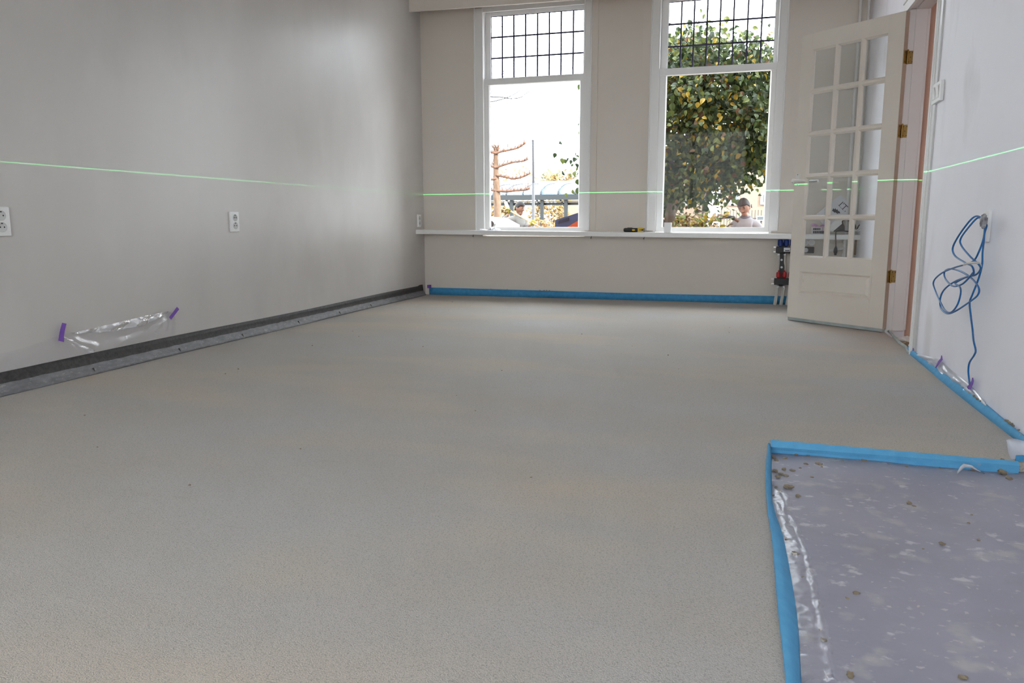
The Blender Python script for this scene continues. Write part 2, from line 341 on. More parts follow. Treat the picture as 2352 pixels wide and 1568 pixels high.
def window(name, w, label):
    t = empty(name, ((w['open'][0] + w['open'][1]) / 2, ROOM_B, 0.60)); struct(t, label, 'window')
    inv = Matrix.Translation(-t.location)
    def put(b, nm, m, **k):
        b.v = [tuple(inv @ Vector(q)) for q in b.v]; return b.build(nm, m, t, **k)
    (o0, o1), (b0, b1), (p0, p1), (l0, l1), (u0, u1) = w['outer'], w['bead'], w['open'], w['low'], w['up']
    zt = 2.68
    for xa, xb in ((o0, b0), (b1, o1)): put(MB().box((xa, 7.070, 0.642), (xb, ROOM_B, 3.0)), 'casing', 'wall_back')
    for xa, xb in ((b0, p0), (p1, b1)): put(MB().box((xa, 7.062, 0.642), (xb, 7.0808, zt)), 'casing', 'paint_white')
    put(MB().box((p0, 7.062, 2.645), (p1, 7.0808, zt + 0.05)), 'casing', 'paint_white')
    for xa, xb in ((p0 - 0.0195, p0), (p1, p1 + 0.0195)): put(MB().box((xa, 7.081, 0.60), (xb, 7.189, zt)), 'lining', 'paint_white')
    put(MB().box((p0, 7.081, zt), (p1, 7.189, zt + 0.019)), 'lining', 'paint_white')
    for x in (b0, b1): put(MB().tube([(x, 7.063, 0.642), (x, 7.063, zt + 0.05)], 0.0075, 8), 'bead', 'paint_sash', smooth=40)
    for x in (p0 - 0.004, p1 + 0.004): put(MB().tube([(x, 7.061, 2.056), (x, 7.061, zt)], 0.007, 8), 'bead', 'paint_sash', smooth=40)
    # frame lining outside the sashes
    put(MB().box((p1 + 0.0005, 7.19, 0.60), (p1 + 0.0195, 7.47, zt)), 'lining', 'paint_sash')
    put(MB().box((p0, 7.19, 0.585), (p1, 7.55, 0.625)), 'outer_sill', 'paint_sash')
    # lower sash: slides on the inside
    z0, z1 = 0.672, 1.998
    def bar(x0, x1, za, zb, ya, yb, nm, par='paint_sash'): return put(MB().box((x0, ya, za), (x1, yb, zb), 0.004), nm, par)
    bar(p0, l0, 0.632, 2.056, 7.105, 7.149, 'sash_stile'); bar(l1, p1, 0.632, 2.056, 7.105, 7.149, 'sash_stile')
    bar(p0 + 0.001, p1 - 0.001, 0.630, z0, 7.103, 7.150, 'bottom_rail'); bar(p0 - 0.006, p1 + 0.006, z1, 2.056, 7.092, 7.1495, 'meeting_rail')
    # bevelled glazing beads
    for x, d in ((l0, 1), (l1, -1)):
        put(MB().prism([(x, 7.107, z0), (x + d * 0.010, 7.124, z0), (x, 7.124, z0)], (0, 0, z1 - z0)), 'glazing_bead', 'paint_sash')
    put(MB().box((l0, 7.127, z0), (l1, 7.133, z1)), 'pane', 'glass')
    # upper sash with leaded lights
    z2, z3 = 2.063, 2.625
    bar(p0, u0, 2.040, 2.68, 7.151, 7.189, 'sash_stile'); bar(u1, p1, 2.040, 2.68, 7.151, 7.189, 'sash_stile')
    bar(u0, u1, z3, 2.68, 7.152, 7.188, 'top_rail'); bar(u0, u1, 2.040, z2, 7.152, 7.188, 'bottom_rail')
    zs = [z2, 2.250, 2.438, z3]; xs = [u0, *w['cames'], u1]
    for x in w['cames']: put(MB().box((x - 0.0066, 7.160, z2), (x + 0.0066, 7.170, z3)), 'lead_came', 'lead')
    for z in zs[1:3]: put(MB().box((u0, 7.1595, z - 0.0066), (u1, 7.1705, z + 0.0066)), 'lead_came', 'lead')
    for x in (u0, u1): put(MB().box((x - 0.003, 7.160, z2), (x + 0.003, 7.170, z3)), 'lead_came', 'lead')
    for z in (z3,): put(MB().box((u0, 7.1595, z - 0.004), (u1, 7.1705, z + 0.003)), 'lead_came', 'lead')
    for i in range(8):
        for j in range(3): put(MB().box((xs[i] + 0.003, 7.163, zs[j] + 0.003), (xs[i + 1] - 0.003, 7.167, zs[j + 1] - 0.003)), 'pane', 'glass_old')
    return t
window('window_1', W1, 'tall white sash window nearer the grey wall, leaded panes above, worker outside')
window('window_2', W2, 'tall white sash window nearer the glazed door, filled with leafy tree')

# ------------------------------------------------------------------ doorway trim, jambs and the hall beyond
t = empty('trim_2', (1.0, 5.49, 0)); struct(t, 'white painted door jamb beside the open glazed door', 'door frame')
def rel(b, o, nm, m, **k):
    b.v = [tuple(Vector(q) - o.location) for q in b.v]; return b.build(nm, m, o, **k)
rel(MB().box((0.944, 5.482, 0.012), (0.979, 5.501, 2.045)), t, 'jamb_rebate', 'jamb')
rel(MB().box((0.979, 5.472, 0.012), (1.047, 5.501, 2.045), 0.004), t, 'jamb_board', 'jamb')
rel(MB().box((1.047, 5.475, 0.020), (1.062, 5.520, 2.045), 0.004), t, 'jamb_bead', 'jamb')
rel(MB().box((0.944, 4.69, 2.028), (0.979, 5.482, 2.045)), t, 'head_rebate', 'jamb')
rel(MB().box((0.979, 4.69, 2.020), (1.060, 5.472, 2.046), 0.004), t, 'head_board', 'jamb')
rel(MB().box((0.944, 4.64, 0.0), (1.06, 4.66, 2.03)), t, 'jamb_board', 'jamb')
t = empty('trim_3', (ROOM_R, 4.64, 0)); struct(t, 'moulded white casing around the doorway', 'door casing')
rel(MB().box((0.926, 4.588, 0.0), (0.945, 4.655, 2.02), 0.003), t, 'casing_board', 'paint_white')
rel(MB().tube([(0.926, 4.605, 0.0), (0.926, 4.605, 2.04)], 0.008, 8), t, 'bead', 'paint_sash', smooth=40)
rel(MB().box((0.931, 4.53, 0.0), (0.941, 4.590, 2.11), 0.002), t, 'back_board', 'plastic_shade')
rel(MB().box((0.927, 4.59, 2.020), (0.945, 5.60, 2.082), 0.003), t, 'casing_board', 'paint_white')
rel(MB().tube([(0.927, 4.59, 2.086), (0.927, 5.60, 2.086)], 0.007, 8), t, 'bead', 'paint_sash', smooth=40)
rel(MB().box((0.929, 5.505, 0.0), (0.945, 5.60, 2.021), 0.003), t, 'casing_board', 'paint_white')
o = MB().box((0.94, 3.4, -0.10), (2.4, 5.75, -0.035)).build('floor_hall', 'hall_floor'); struct(o, 'rough brown hall floor seen through the doorway', 'floor')
o = MB().box((1.06, 5.56, -0.05), (2.4, 5.70, 2.7)).build('wall_hall', 'salmon'); struct(o, 'salmon pink hall wall showing beside the door jamb', 'wall')
o = wall_with_holes('wall_hall_side', 0, 2.4, 2.5, 3.3, 5.75, -0.1, 2.8, [(3.6, 5.3, 0.9, 2.5)], 'wall_white'); struct(o, 'hall side wall with an opening added to light the hall', 'wall')  # opening put in to bring daylight into the hall
o = MB().box((1.06, 3.3, 2.7), (2.5, 5.75, 2.8)).build('ceiling_hall', 'ceiling'); struct(o, 'white ceiling of the hall behind the doorway', 'ceiling')
o = MB().box((1.06, 3.3, -0.1), (2.5, 3.4, 2.8)).build('wall_hall_end', 'wall_white'); struct(o, 'white end wall of the hall', 'wall')
# rubble in the doorway
for i, (x, y, r) in enumerate(((1.02, 5.30, 0.035), (1.00, 5.15, 0.028), (1.05, 5.05, 0.04), (0.99, 5.00, 0.022), (1.04, 5.20, 0.03), (1.01, 4.92, 0.025), (1.055, 5.38, 0.03))):
    rr = random.Random(i); ph = [rr.uniform(0, 6) for _ in range(4)]
    o = MB().ball((0, 0, 0), (r, r * 1.1, r * 0.55), 9, 6, lambda d: 1 + 0.25 * math.sin(5 * d.x + ph[0]) * math.sin(6 * d.y + ph[1]) + 0.15 * math.sin(9 * d.z + ph[2])).build('rubble_lump', 'crumb' if i % 2 else 'plastic_white', loc=(x, y, -0.035 + r * 0.45))
    tag(o, 'lump of plaster rubble on the hall floor in the doorway', 'rubble', 'rubble in the doorway')

# ------------------------------------------------------------------ the house around the room (it keeps the sun off the near street)
def block(name, a, b, label):
    o = MB().box(a, b).build(name, 'ext_wall'); struct(o, label, 'wall')
mat('ext_wall', (0.33, 0.20, 0.15), 0.9, var=(0.38, 0.24, 0.18), scale=30)
block('wall_upper_storey', (-9, -1.8, 3.2), (2.52, 7.48, 7.8), 'brick upper storey of the house above the room')
block('wall_neighbour', (-9, -1.8, -0.8), (-3.24, 7.48, 3.2), 'brick house next door beside the grey wall')
block('wall_neighbour', (5.0, -1.8, -0.8), (9, 7.48, 7.8), 'brick house next door beyond the hall')
block('wall_front', (2.52, 7.10, -0.8), (5.0, 7.48, 7.8), 'brick block added to stop sun through the gap beside the hall')  # added to stop sun reaching the street through the gap
block('wall_plinth', (-3.24, 7.10, -0.8), (2.52, 7.48, -0.07), 'brick plinth under the front windows')
for xa, xb, lb in ((-3.24, -2.64, 'between the grey wall and the first window'), (-1.41, -1.00, 'between the two windows'), (0.258, 1.06, 'beside the second window')): block('wall_shade_pier', (xa, 7.2005, -0.07), (xb, 7.66, 3.2), 'added brick outer pier, deepened for shade, ' + lb)  # piers added and deepened to darken the grey wall near its corner
block('wall_lintel', (-3.24, 7.2005, 2.72), (1.06, 7.479, 3.2), 'brick outer band over the front windows')
block('wall_apron', (-3.24, 7.2005, -0.069), (1.06, 7.479, 0.58), 'brick outer band below the front windows')
block('wall_front', (1.062, 7.10, -0.07), (2.52, 7.48, 3.2), 'brick front wall of the hall')
# ------------------------------------------------------------------ the glazed door, standing open
DOOR = Vector((0.917, 5.445, 0.0)); DOOR_A = R(138.03); DW = 0.7626
d1 = empty('door_1', DOOR, DOOR_A); struct(d1, 'open cream glazed door with fifteen panes and brass hinges', 'door')
def dbox(a, b, nm, m='door_cream', par=d1, bev=0.003): return MB().box(a, b, bev).build(nm, m, par)
T = -0.040
dbox((0, T, 0.026), (0.108, 0, 2.012), 'stile', bev=0.002); dbox((0.672, T, 0.026), (DW, 0, 2.012), 'stile')
dbox((0.108, T, 1.905), (0.672, 0, 2.012), 'top_rail', bev=0.0); dbox((0.108, T, 0.372), (0.672, 0, 0.470), 'lock_rail', bev=0.0); dbox((0.108, T, 0.026), (0.672, 0, 0.208), 'bottom_rail', bev=0.0)
MB().box((-0.0015, T + 0.001, 0.028), (0.0005, -0.001, 2.011)).build('edge', 'door_edge', d1)
# sunk panel with its moulding
b = MB(); b.box((0.108, T + 0.008, 0.208), (0.672, -0.014, 0.372))
b.grid([[(0.128, -0.014, 0.226), (0.652, -0.014, 0.226), (0.652, -0.014, 0.354), (0.128, -0.014, 0.354)], [(0.146, -0.006, 0.242), (0.634, -0.006, 0.242), (0.634, -0.006, 0.338), (0.146, -0.006, 0.338)]], True)
b.add([(0.146, -0.006, 0.242), (0.634, -0.006, 0.242), (0.634, -0.006, 0.338), (0.146, -0.006, 0.338)], [(0, 1, 2, 3)]); b.build('panel', 'door_cream', d1)
for z, s in ((0.208, 1), (0.372, -1)): MB().prism([(0.108, 0.004, z - s * 0.006), (0.108, 0.004, z + s * 0.004), (0.108, -0.014, z + s * 0.016), (0.108, -0.014, z - s * 0.0)], (0.564, 0, 0)).build('moulding', 'door_cream', d1)
for x, s in ((0.108, 1), (0.672, -1)): MB().prism([(x - s * 0.006, 0.004, 0.208), (x + s * 0.004, 0.004, 0.208), (x + s * 0.016, -0.014, 0.208), (x, -0.014, 0.208)], (0, 0, 0.164)).build('moulding', 'door_cream', d1)
XS = [0.108, 0.288, 0.479, 0.672]; ZS = [0.470, 0.752, 1.043, 1.333, 1.622, 1.905]
def bar_v(x, z0, z1, half=False, s=1):
    if half: return [(x, 0, z0), (x + s * 0.002, 0, z0), (x + s * 0.013, -0.015, z0), (x + s * 0.013, -0.026, z0), (x, -0.026, z0)]
    return [(x - 0.008, 0, z0), (x + 0.008, 0, z0), (x + 0.019, -0.015, z0), (x + 0.019, -0.026, z0), (x + 0.009, T, z0), (x - 0.009, T, z0), (x - 0.019, -0.026, z0), (x - 0.019, -0.015, z0)]
for x in XS[1:3]: MB().prism(bar_v(x, ZS[0], 0), (0, 0, ZS[-1] - ZS[0])).build('glazing_bar', 'door_cream', d1)
for z in ZS[1:5]:
    for i in range(3):
        q = [(XS[i] + (0.004 if i else 0), y, zz) for (zz, y, _) in bar_v(z, 0, 0)]
        MB().prism(q, (XS[i + 1] - XS[i] - (0.008 if i == 1 else 0.004), 0, 0)).build('glazing_bar', 'door_cream', d1)
for x, s in ((XS[0], 1), (XS[3], -1)): MB().prism(bar_v(x, ZS[0], 0, True, s), (0, 0, ZS[-1] - ZS[0])).build('glazing_bead', 'door_cream', d1)
for z, s in ((ZS[0], 1), (ZS[5], -1)): MB().prism([(XS[0], y, zz) for (zz, y, _) in bar_v(z, 0, 0, True, s)], (XS[3] - XS[0], 0, 0)).build('glazing_bead', 'door_cream', d1)
for i in range(3):
    for j in range(5): MB().box((XS[i] + 0.006, -0.022, ZS[j] + 0.006), (XS[i + 1] - 0.006, -0.018, ZS[j + 1] - 0.006)).build('pane', 'door_glass', d1)
dbox((0.004, T + 0.004, 0.004), (DW - 0.006, -0.003, 0.026), 'draught_strip', 'foam_pale')
# handles both sides
hp = MB().box((0.710, 0, 0.978), (0.747, 0.007, 1.064), 0.002).build('handle', 'handle_white', d1); tag(hp, 'white lever handle on a small plate')
hb = MB().box((0.710, T - 0.007, 0.978), (0.747, T, 1.064), 0.002).build('handle', 'metal', d1)
for z in (0.986, 1.056): MB().disc((0.729, 0.0065, z), (0, 1, 0), 0.003, 0.002, 8).build('screw', 'hole_dark', hp)
MB().tube(spline([(0.729, 0.005, 1.012), (0.729, 0.040, 1.012), (0.716, 0.052, 1.012), (0.690, 0.054, 1.012), (0.632, 0.050, 1.010)], 5), [0.010] * 12 + [0.009] * 9, 10).build('lever', 'handle_white', hp, smooth=50)
MB().lathe([(0.004, 0), (0.014, 0.002), (0.0155, 0.012), (0.012, 0.020)], (0.729, 0.042, 1.012), (0, 1, 0), 16).build('rosette', 'handle_white', hp, smooth=50)
MB().tube(spline([(0.729, T - 0.005, 1.012), (0.729, T - 0.040, 1.012), (0.712, T - 0.052, 1.012), (0.690, T - 0.054, 1.012), (0.630, T - 0.050, 1.012)], 5), 0.009, 10).build('lever', 'metal', hb, smooth=50)
# brass hinges: leaf on the door edge, knuckle, leaf on the jamb
inv = (Matrix.Translation(DOOR) @ Matrix.Rotation(DOOR_A, 4, 'Z')).inverted()
for z0 in (1.700, 1.252, 0.330):
    hz = MB().box((-0.0035, T + 0.001, z0), (-0.001, -0.007, z0 + 0.079), 0.001).build('hinge', 'brass', d1); tag(hz, 'brass butt hinge with round knuckle')
    kn = [(0.0055, 0.0), (0.0055, 0.030), (0.0045, 0.031), (0.0055, 0.032), (0.0055, 0.060), (0.0045, 0.061), (0.0055, 0.062), (0.0055, 0.083), (0.003, 0.088)]
    MB().lathe(kn, (-0.009, T + 0.004, z0 - 0.003), (0, 0, 1), 10).build('knuckle', 'brass', hz, smooth=40)
    b = MB().box((0.946, 5.4785, z0), (0.9835, 5.4815, z0 + 0.079), 0.001); b.v = [tuple(inv @ Vector(q)) for q in b.v]; b.build('leaf', 'brass', hz)
    b = MB()
    for (x, z) in ((0.957, 0.012), (0.976, 0.012), (0.966, 0.040), (0.957, 0.068), (0.976, 0.068)): b.disc((x, 5.4786, z0 + z), (0, -1, 0), 0.0032, 0.001, 8)
    b.v = [tuple(inv @ Vector(q)) for q in b.v]; b.build('screws', 'brass_dark', hz)
    b = MB()
    for (y, z) in ((-0.016, 0.012), (-0.028, 0.040), (-0.016, 0.068)): b.disc((-0.0034, y, z0 + z), (-1, 0, 0), 0.0032, 0.001, 8)
    b.build('screws', 'brass_dark', hz)

# ------------------------------------------------------------------ shelf under the windows
n = 5
prof = [(6.875, -0.041), (6.875, -0.004), (6.879, 0.0), (ROOM_B, 0.0), (ROOM_B, -0.041)]
sh = lambda x: 0.648 - 0.0088 * (x - ROOM_L)
b = MB()
for xa, xb, yb in ((ROOM_L, 0.81, ROOM_B), (0.81, ROOM_R, 7.012)):   # notched round the corner pipes
    pf = [(min(y, yb), z) for (y, z) in prof]; b.grid([[(x, y, sh(x) + z) for (y, z) in pf] for x in (xa, (xa + xb) / 2, xb)], True)
    for x in (xa, xb): b.add([(x, y, sh(x) + z) for (y, z) in pf], [tuple(range(n))])
o = b.build('window_shelf', 'paint_white'); tag(o, 'long white shelf running under both windows across the end wall', 'shelf')
for i, (u, lab, ln) in enumerate(((1087, 'thin dark wall hook under the shelf beneath the window nearer the grey wall', 0.15), (1358, 'small dark hook under the shelf between the windows', 0.035), (1479, 'small dark hook under the shelf below the black and yellow knife', 0.05))):
    x = at(u, 545, 1, 7.07).x; t = empty('shelf_hook', (x, 7.07, sh(x) - 0.041)); tag(t, lab, 'hook', 'hooks under the window shelf')
    MB().box((-0.010, -0.03, -0.004), (0.010, 0.011, 0.0)).build('plate', 'hole_dark', t)
    MB().tube(spline([(0, 0.0, -0.004), (0.003, -0.006, -0.012), (-0.004, -0.004, -0.02), (0.0, 0.006, -0.024)], 4), 0.0025, 6).build('hook', 'hole_dark', t)
    MB().tube([(0.001, 0.0085, -0.02), (0, 0.0085, -ln)], 0.0014, 6).build('stain_line', 'plastic_shade', t)  # rod added in place of a thin stain line on the wall
def on_shelf(u, y): p = at(u, 530, 1, y); return Vector((p.x, y, sh(p.x)))
# black and yellow utility knife
p = on_shelf(1457.5, 6.90); t = empty('utility_knife', p); tag(t, 'black and yellow utility knife lying on the window shelf', 'knife')
def yz(prof, x0, x1): return [(x0, y, z) for (y, z) in prof], (x1 - x0, 0, 0)
b = MB(); b.grid([[(x, 0.016 * s * math.cos(a), 0.019 + 0.019 * s * math.sin(a) * 1.0) for a in [2 * math.pi * q / 14 for q in range(14)]] for x, s in ((-0.098, 0.55), (-0.094, 0.85), (-0.085, 0.98), (-0.03, 1.0), (0.02, 0.98), (0.028, 0.9), (0.034, 0.7))], True)
b.f += [tuple(range(14)), tuple(range(84, 98))]; b.mi += [0, 0]; b.build('grip', 'black', t, smooth=50)
MB().box((0.028, -0.014, 0.001), (0.082, 0.014, 0.0395), 0.004).build('nose', 'yellow', t); MB().box((0.081, -0.013, 0.003), (0.087, 0.013, 0.036), 0.002).build('tip', 'black', t)
MB().ball((-0.008, -0.0155, 0.019), (0.015, 0.002, 0.008), 12, 6).build('button', 'yellow', t, smooth=True)
MB().disc((0.071, -0.0142, 0.020), (0, -1, 0), 0.009, 0.0015, 12).build('dial', 'black', t); MB().box((0.045, -0.0155, 0.017), (0.060, -0.0140, 0.023)).build('slot', 'black', t); MB().box((-0.064, -0.006, 0.036), (-0.020, 0.006, 0.0405), 0.001).build('slider', 'hole_dark', t)
# white plastic corner piece by the second window
p = on_shelf(1533.5, 6.93); t = empty('white_holder', p); tag(t, 'small upright white plastic holder on the shelf before the leafy window', 'holder')
b = MB(); b.grid([[(x * k, y * k, z) for x, y in ((-0.032, -0.018), (0.024, -0.018), (0.032, -0.010), (0.032, 0.018), (-0.032, 0.018))] for z, k in ((0.0, 0.97), (0.004, 1.0), (0.086, 1.0), (0.088, 0.96), (0.084, 0.90), (0.01, 0.88))], True); b.f.append((25, 26, 27, 28, 29)); b.mi.append(0); b.build('body', 'plastic_white', t, smooth=30)
MB().box((-0.004, -0.020, 0.012), (0.004, -0.018, 0.072), 0.001).build('rib', 'plastic_white', t)
# crumpled film on the shelf
def crumple(name, c, sx, sy, h, m, seed, nx=14, ny=8, th=0.0015):
    rr = random.Random(seed); rows = []
    for i in range(ny):
        row = []
        for j in range(nx):
            x = (j / (nx - 1) - 0.5) * 2; y = (i / (ny - 1) - 0.5) * 2; e = max(0, 1 - x * x) * max(0, 1 - y * y)
            row.append((c[0] + sx * x + rr.uniform(-1, 1) * sx * 0.05, c[1] + sy * y + rr.uniform(-1, 1) * sy * 0.08, c[2] + th + h * e ** 0.5 * rr.uniform(0.25, 1.0)))
        rows.append(row)
    return MB().grid(rows).build(name, m, thick=th)
p = on_shelf(1135, 6.95); tag(crumple('plastic_scrap', p + Vector((0, 0, 0.001)), 0.055, 0.045, 0.032, 'film_bright', 3), 'crumpled scrap of clear plastic on the window shelf, taller one', 'plastic scrap')
p = on_shelf(1108, 6.94); tag(crumple('plastic_scrap', p + Vector((0, 0, 0.001)), 0.040, 0.04, 0.014, 'film_bright', 4), 'flat scrap of clear plastic on the window shelf near the casing', 'plastic scrap')

# things on the shelf behind the open door
def px(u, v, y): return at(u, v, 1, y)
p0 = px(1864, 533, 6.905); p1 = px(1889, 517, 6.905); zb = sh(p0.x)
t = empty('printed_box', (p0.x, 6.905, zb)); tag(t, 'small white box with two dark printed rows on the shelf behind the door', 'box')
w = p1.x - p0.x; h = p1.z - p0.z + 0.002
MB().box((0, 0, 0), (w, 0.06, h), 0.002).build('body', 'label_white', t); MB().box((w, 0.002, 0.001), (w + 0.006, 0.06, h - 0.001)).build('end_flap', 'purple_box', t)
for r_, (za, zb2, n_) in enumerate(((0.10, 0.46, 7), (0.58, 0.86, 5))):
    b = MB(); rr = random.Random(r_ + 5); x = 0.012
    for q in range(n_): ww = rr.uniform(0.006, 0.013); b.box((x, -0.0008, h * za), (x + ww, 0.0006, h * zb2)); x += ww + 0.0025
    b.build('print', 'print', t)
p = px(1866, 511, 6.93); o = MB().grid([[(p.x + 0.115 * j / 9, 6.91 + 0.03 * i, zb + h + 0.004 + 0.024 * (i / 3) * (0.6 + 0.4 * math.sin(j)) + 0.004 * math.sin(2.1 * j)) for j in range(10)] for i in range(4)]).build('pink_wrapper', 'pink_film', thick=0.002); tag(o, 'pink plastic wrapper lying on the small printed box', 'wrapper')
# white bag with dark print leaning behind
t = empty('paper_bag', px(1914, 531, 6.96)); tag(t, 'white bag with dark lettering leaning on the shelf behind the door', 'bag')
def bagpt(u, v, y): return px(u, v, y) - t.location
out = [bagpt(u, v, 6.965) for u, v in ((1876, 492), (1931, 446.5), (1947, 463), (1946, 499), (1915, 531.5), (1898, 531.5))]
MB().prism(out, (0, 0.03, 0)).build('body', 'bag_white', t)
blot = [bagpt(u, v, 6.9645) for u, v in ((1911, 484), (1914, 478), (1917, 481), (1918.5, 477.5), (1921, 482), (1923.5, 480), (1925, 484.5), (1928, 485), (1930, 490), (1926, 489.5), (1923, 491), (1919.5, 487.5), (1916, 488), (1914, 485.5))]
MB().prism(blot, (0, -0.0012, 0)).build('print', 'print', t)
fc = bpy.data.curves.new('lettering', 'FONT'); fc.body = "I'T."; fc.size = 0.066; fc.extrude = 0.0006; fc.align_x = 'CENTER'
fo = bpy.data.objects.new('tmp', fc); C.objects.link(fo); dg = bpy.context.evaluated_depsgraph_get(); me = bpy.data.meshes.new_from_object(fo.evaluated_get(dg)); bpy.data.objects.remove(fo)
me.materials.clear(); me.materials.append(M['print']); lt = bpy.data.objects.new('lettering', me); C.objects.link(lt); lt.parent = t
lt.location = bagpt(1933.5, 479, 6.964); lt.rotation_euler = Euler((R(90), R(44), 0), 'XYZ')
b = MB(); b.tube([bagpt(1925, 470, 6.964), bagpt(1937, 483, 6.964)], 0.0012, 5); b.build('print', 'print', t)
# white board leaning under the bag, black adapter, leads
pts = [px(u, v, 6.93) for u, v in ((1904, 520), (1919, 507), (1936, 505), (1937, 511), (1913, 532), (1904, 532))]
o = MB().prism(pts, (0, 0.02, 0)).build('white_offcut', 'plastic_white'); tag(o, 'white board offcut propped below the white bag behind the door', 'offcut')
pts = [px(u, v, 6.915) for u, v in ((1915, 531.5), (1936.5, 512.5), (1940, 520), (1940, 531.5))]
t = empty('power_adapter', px(1927, 531.5, 6.915)); tag(t, 'black power adapter with its lead on the shelf behind the door', 'adapter')
b = MB().prism(pts, (0, 0.045, 0)); b.v = [tuple(Vector(q) - t.location) for q in b.v]; b.build('body', 'black', t)
def lead(nm, pl, r, m, par, y): 
    b = MB().tube(spline([px(u, v, yy) - par.location for (u, v, yy) in pl], 6), r, 8); return b.build(nm, m, par, smooth=True)
lead('cord', [(1928, 530, 6.91), (1921, 531, 6.885), (1919.8, 533, 6.868), (1919.6, 545, 6.866), (1919.8, 566, 6.868)], 0.0045, 'black', t, 0)
a_, b_ = px(1919.8, 565, 6.868), px(1919.8, 583, 6.868); b = MB().lathe([(0.005, 0), (0.007, 0.006), (0.016, 0.03), (0.016, 0.05), (0.010, 0.062), (0.009, (a_ - b_).length + 0.01)], a_ - t.location, (0, 0, -1), 12); b.build('plug', 'black', t, smooth=40)
lead('cord', [(1936, 516, 6.91), (1935, 508, 6.90), (1940, 505.5, 6.90), (1948, 506, 6.91), (1961, 512, 6.92), (1965, 522, 6.92), (1960, 527, 6.92), (1950, 531, 6.92), (1938, 530, 6.92)], 0.0045, 'black', t, 0)
t = empty('white_lead', px(1968, 531, 6.93)); tag(t, 'loop of white and black leads on the shelf end by the corner', 'cable')
lead('cord', [(1958, 528, 6.90), (1966, 528.5, 6.90), (1974, 524, 6.90), (1981, 515, 6.91), (1984, 506, 6.95)], 0.004, 'pipe_white', t, 0)
lead('cord', [(1960, 531, 6.89), (1972, 530, 6.89), (1980, 526, 6.90), (1984, 530.5, 6.91)], 0.004, 'pipe_white', t, 0)
lead('cord', [(1977, 500, 6.97), (1979, 508, 6.95), (1977, 514, 6.94), (1972, 519, 6.94), (1969, 525, 6.93), (1966, 530, 6.92)], 0.0045, 'black', t, 0)

# heating pipes in the corner
t = empty('heating_pipes', (0.88, 7.03, 0)); tag(t, 'pair of white heating pipes rising in the corner behind the door', 'pipes')
MB().tube([(-0.035, 0.0, 0.06), (-0.035, 0.0, 3.0)], 0.012, 12).build('pipe', 'pipe_white', t, smooth=40); MB().tube([(0.028, 0.0, 0.06), (0.028, 0.0, 3.0)], 0.012, 12).build('pipe', 'pipe_white', t, smooth=40)
MB().tube(spline([(-0.035, -0.005, 0.50), (-0.08, -0.02, 0.49), (-0.16, -0.02, 0.475)], 4), 0.010, 10).build('branch', 'pipe_white', t, smooth=40)
for z in (0.54, 0.42, 0.50): MB().tube([(-0.035, 0, z), (-0.035, 0, z + 0.03)], 0.017, 12).build('coupling', 'pipe_white', t, smooth=40)
o = MB(); p = [px(u, v, 7.05) for u, v in ((1961, 545), (1978, 545), (1977, 586), (1959, 585))]; o.prism(p, (0, 0.028, 0)); o = o.build('brown_board', 'cardboard'); tag(o, 'brown board standing under the shelf in the corner behind the door', 'board')
p = [px(u, v, 7.045) for u, v in ((1977, 545), (1980, 545), (1978.5, 586), (1975.5, 586))]; o2 = MB().prism(p, (0, 0.03, 0)).build('wooden_batten', 'wood'); tag(o2, 'narrow wooden batten upright beside the brown board', 'batten')
# ------------------------------------------------------------------ underfloor heating manifold
t = empty('heating_manifold', (px(1800, 700, 6.98).x, 6.98, 0)); tag(t, 'black underfloor heating manifold with blue and red caps below the shelf', 'manifold')
def mp(u, v): return px(u, v, 6.98) - t.location
def mbox(u0, v0, u1, v1, d, nm, m, par=t, yo=0.0, bev=0.004):
    a, c = mp(u0, v0), mp(u1, v1); return MB().box((a.x, yo - d, c.z), (c.x, yo + d, a.z), bev).build(nm, m, par)
ub = mbox(1782.5, 566, 1869, 581, 0.026, 'return_bar', 'black'); lb = mbox(1778, 638.5, 1862, 655, 0.026, 'flow_bar', 'black')
lab = mbox(1800, 568.5, 1814, 577.5, 0.001, 'label', 'label_white', ub, -0.0265, 0)
mbox(1803, 574, 1813, 576.3, 0.001, 'print', 'print', lab, -0.0275, 0)
for u in (1792, 1806, 1820, 1834):
    a = mp(u, 564.5); MB().lathe([(0.010, -0.012), (0.012, 0), (0.021, 0.002), (0.0215, 0.040), (0.020, 0.050), (0.016, 0.053)], a, (0, 0, 1), 14).build('blue_cap', 'cap_blue', ub, smooth=35)
    a = mp(u - 3, 582); MB().lathe([(0.008, 0), (0.013, 0.004), (0.013, 0.014), (0.009, 0.018)], a + Vector((0, 0, -0.018)), (0, 0, 1), 12).build('nut', 'metal', ub, smooth=35)
    q = u - 4.5
    a = mp(q, 636); MB().lathe([(0.010, -0.012), (0.014, 0), (0.0175, 0.002), (0.0175, 0.030), (0.015, 0.042), (0.005, 0.044), (0.005, 0.058)], a, (0, 0, 1), 12).build('red_cap', 'cap_red', lb, smooth=35)
    a = mp(q - 1, 656); MB().lathe([(0.008, 0), (0.014, 0.004), (0.014, 0.014), (0.009, 0.018)], a + Vector((0, 0, -0.018)), (0, 0, 1), 12).build('nut', 'metal', lb, smooth=35)
    e0 = mp(q - 1, 660); MB().tube(spline([e0, e0 + Vector((-0.004, 0.0, -0.07)), Vector((e0.x - 0.012, 0.02, -0.012))], 5), 0.0085, 10).build('pipe', 'pipe_clear', t, smooth=True)
    e1 = mp(u - 3, 586); MB().tube(spline([e1, Vector((e1.x + 0.006, 0.045, e1.z - 0.16)), Vector((e1.x + 0.002, 0.05, 0.15)), Vector((e1.x - 0.018, 0.035, -0.012))], 6), 0.0085, 10).build('pipe', 'pipe_clear', t, smooth=True)
vb = mbox(1793.5, 557, 1799.5, 658, 0.012, 'bracket', 'black', t, 0.03)
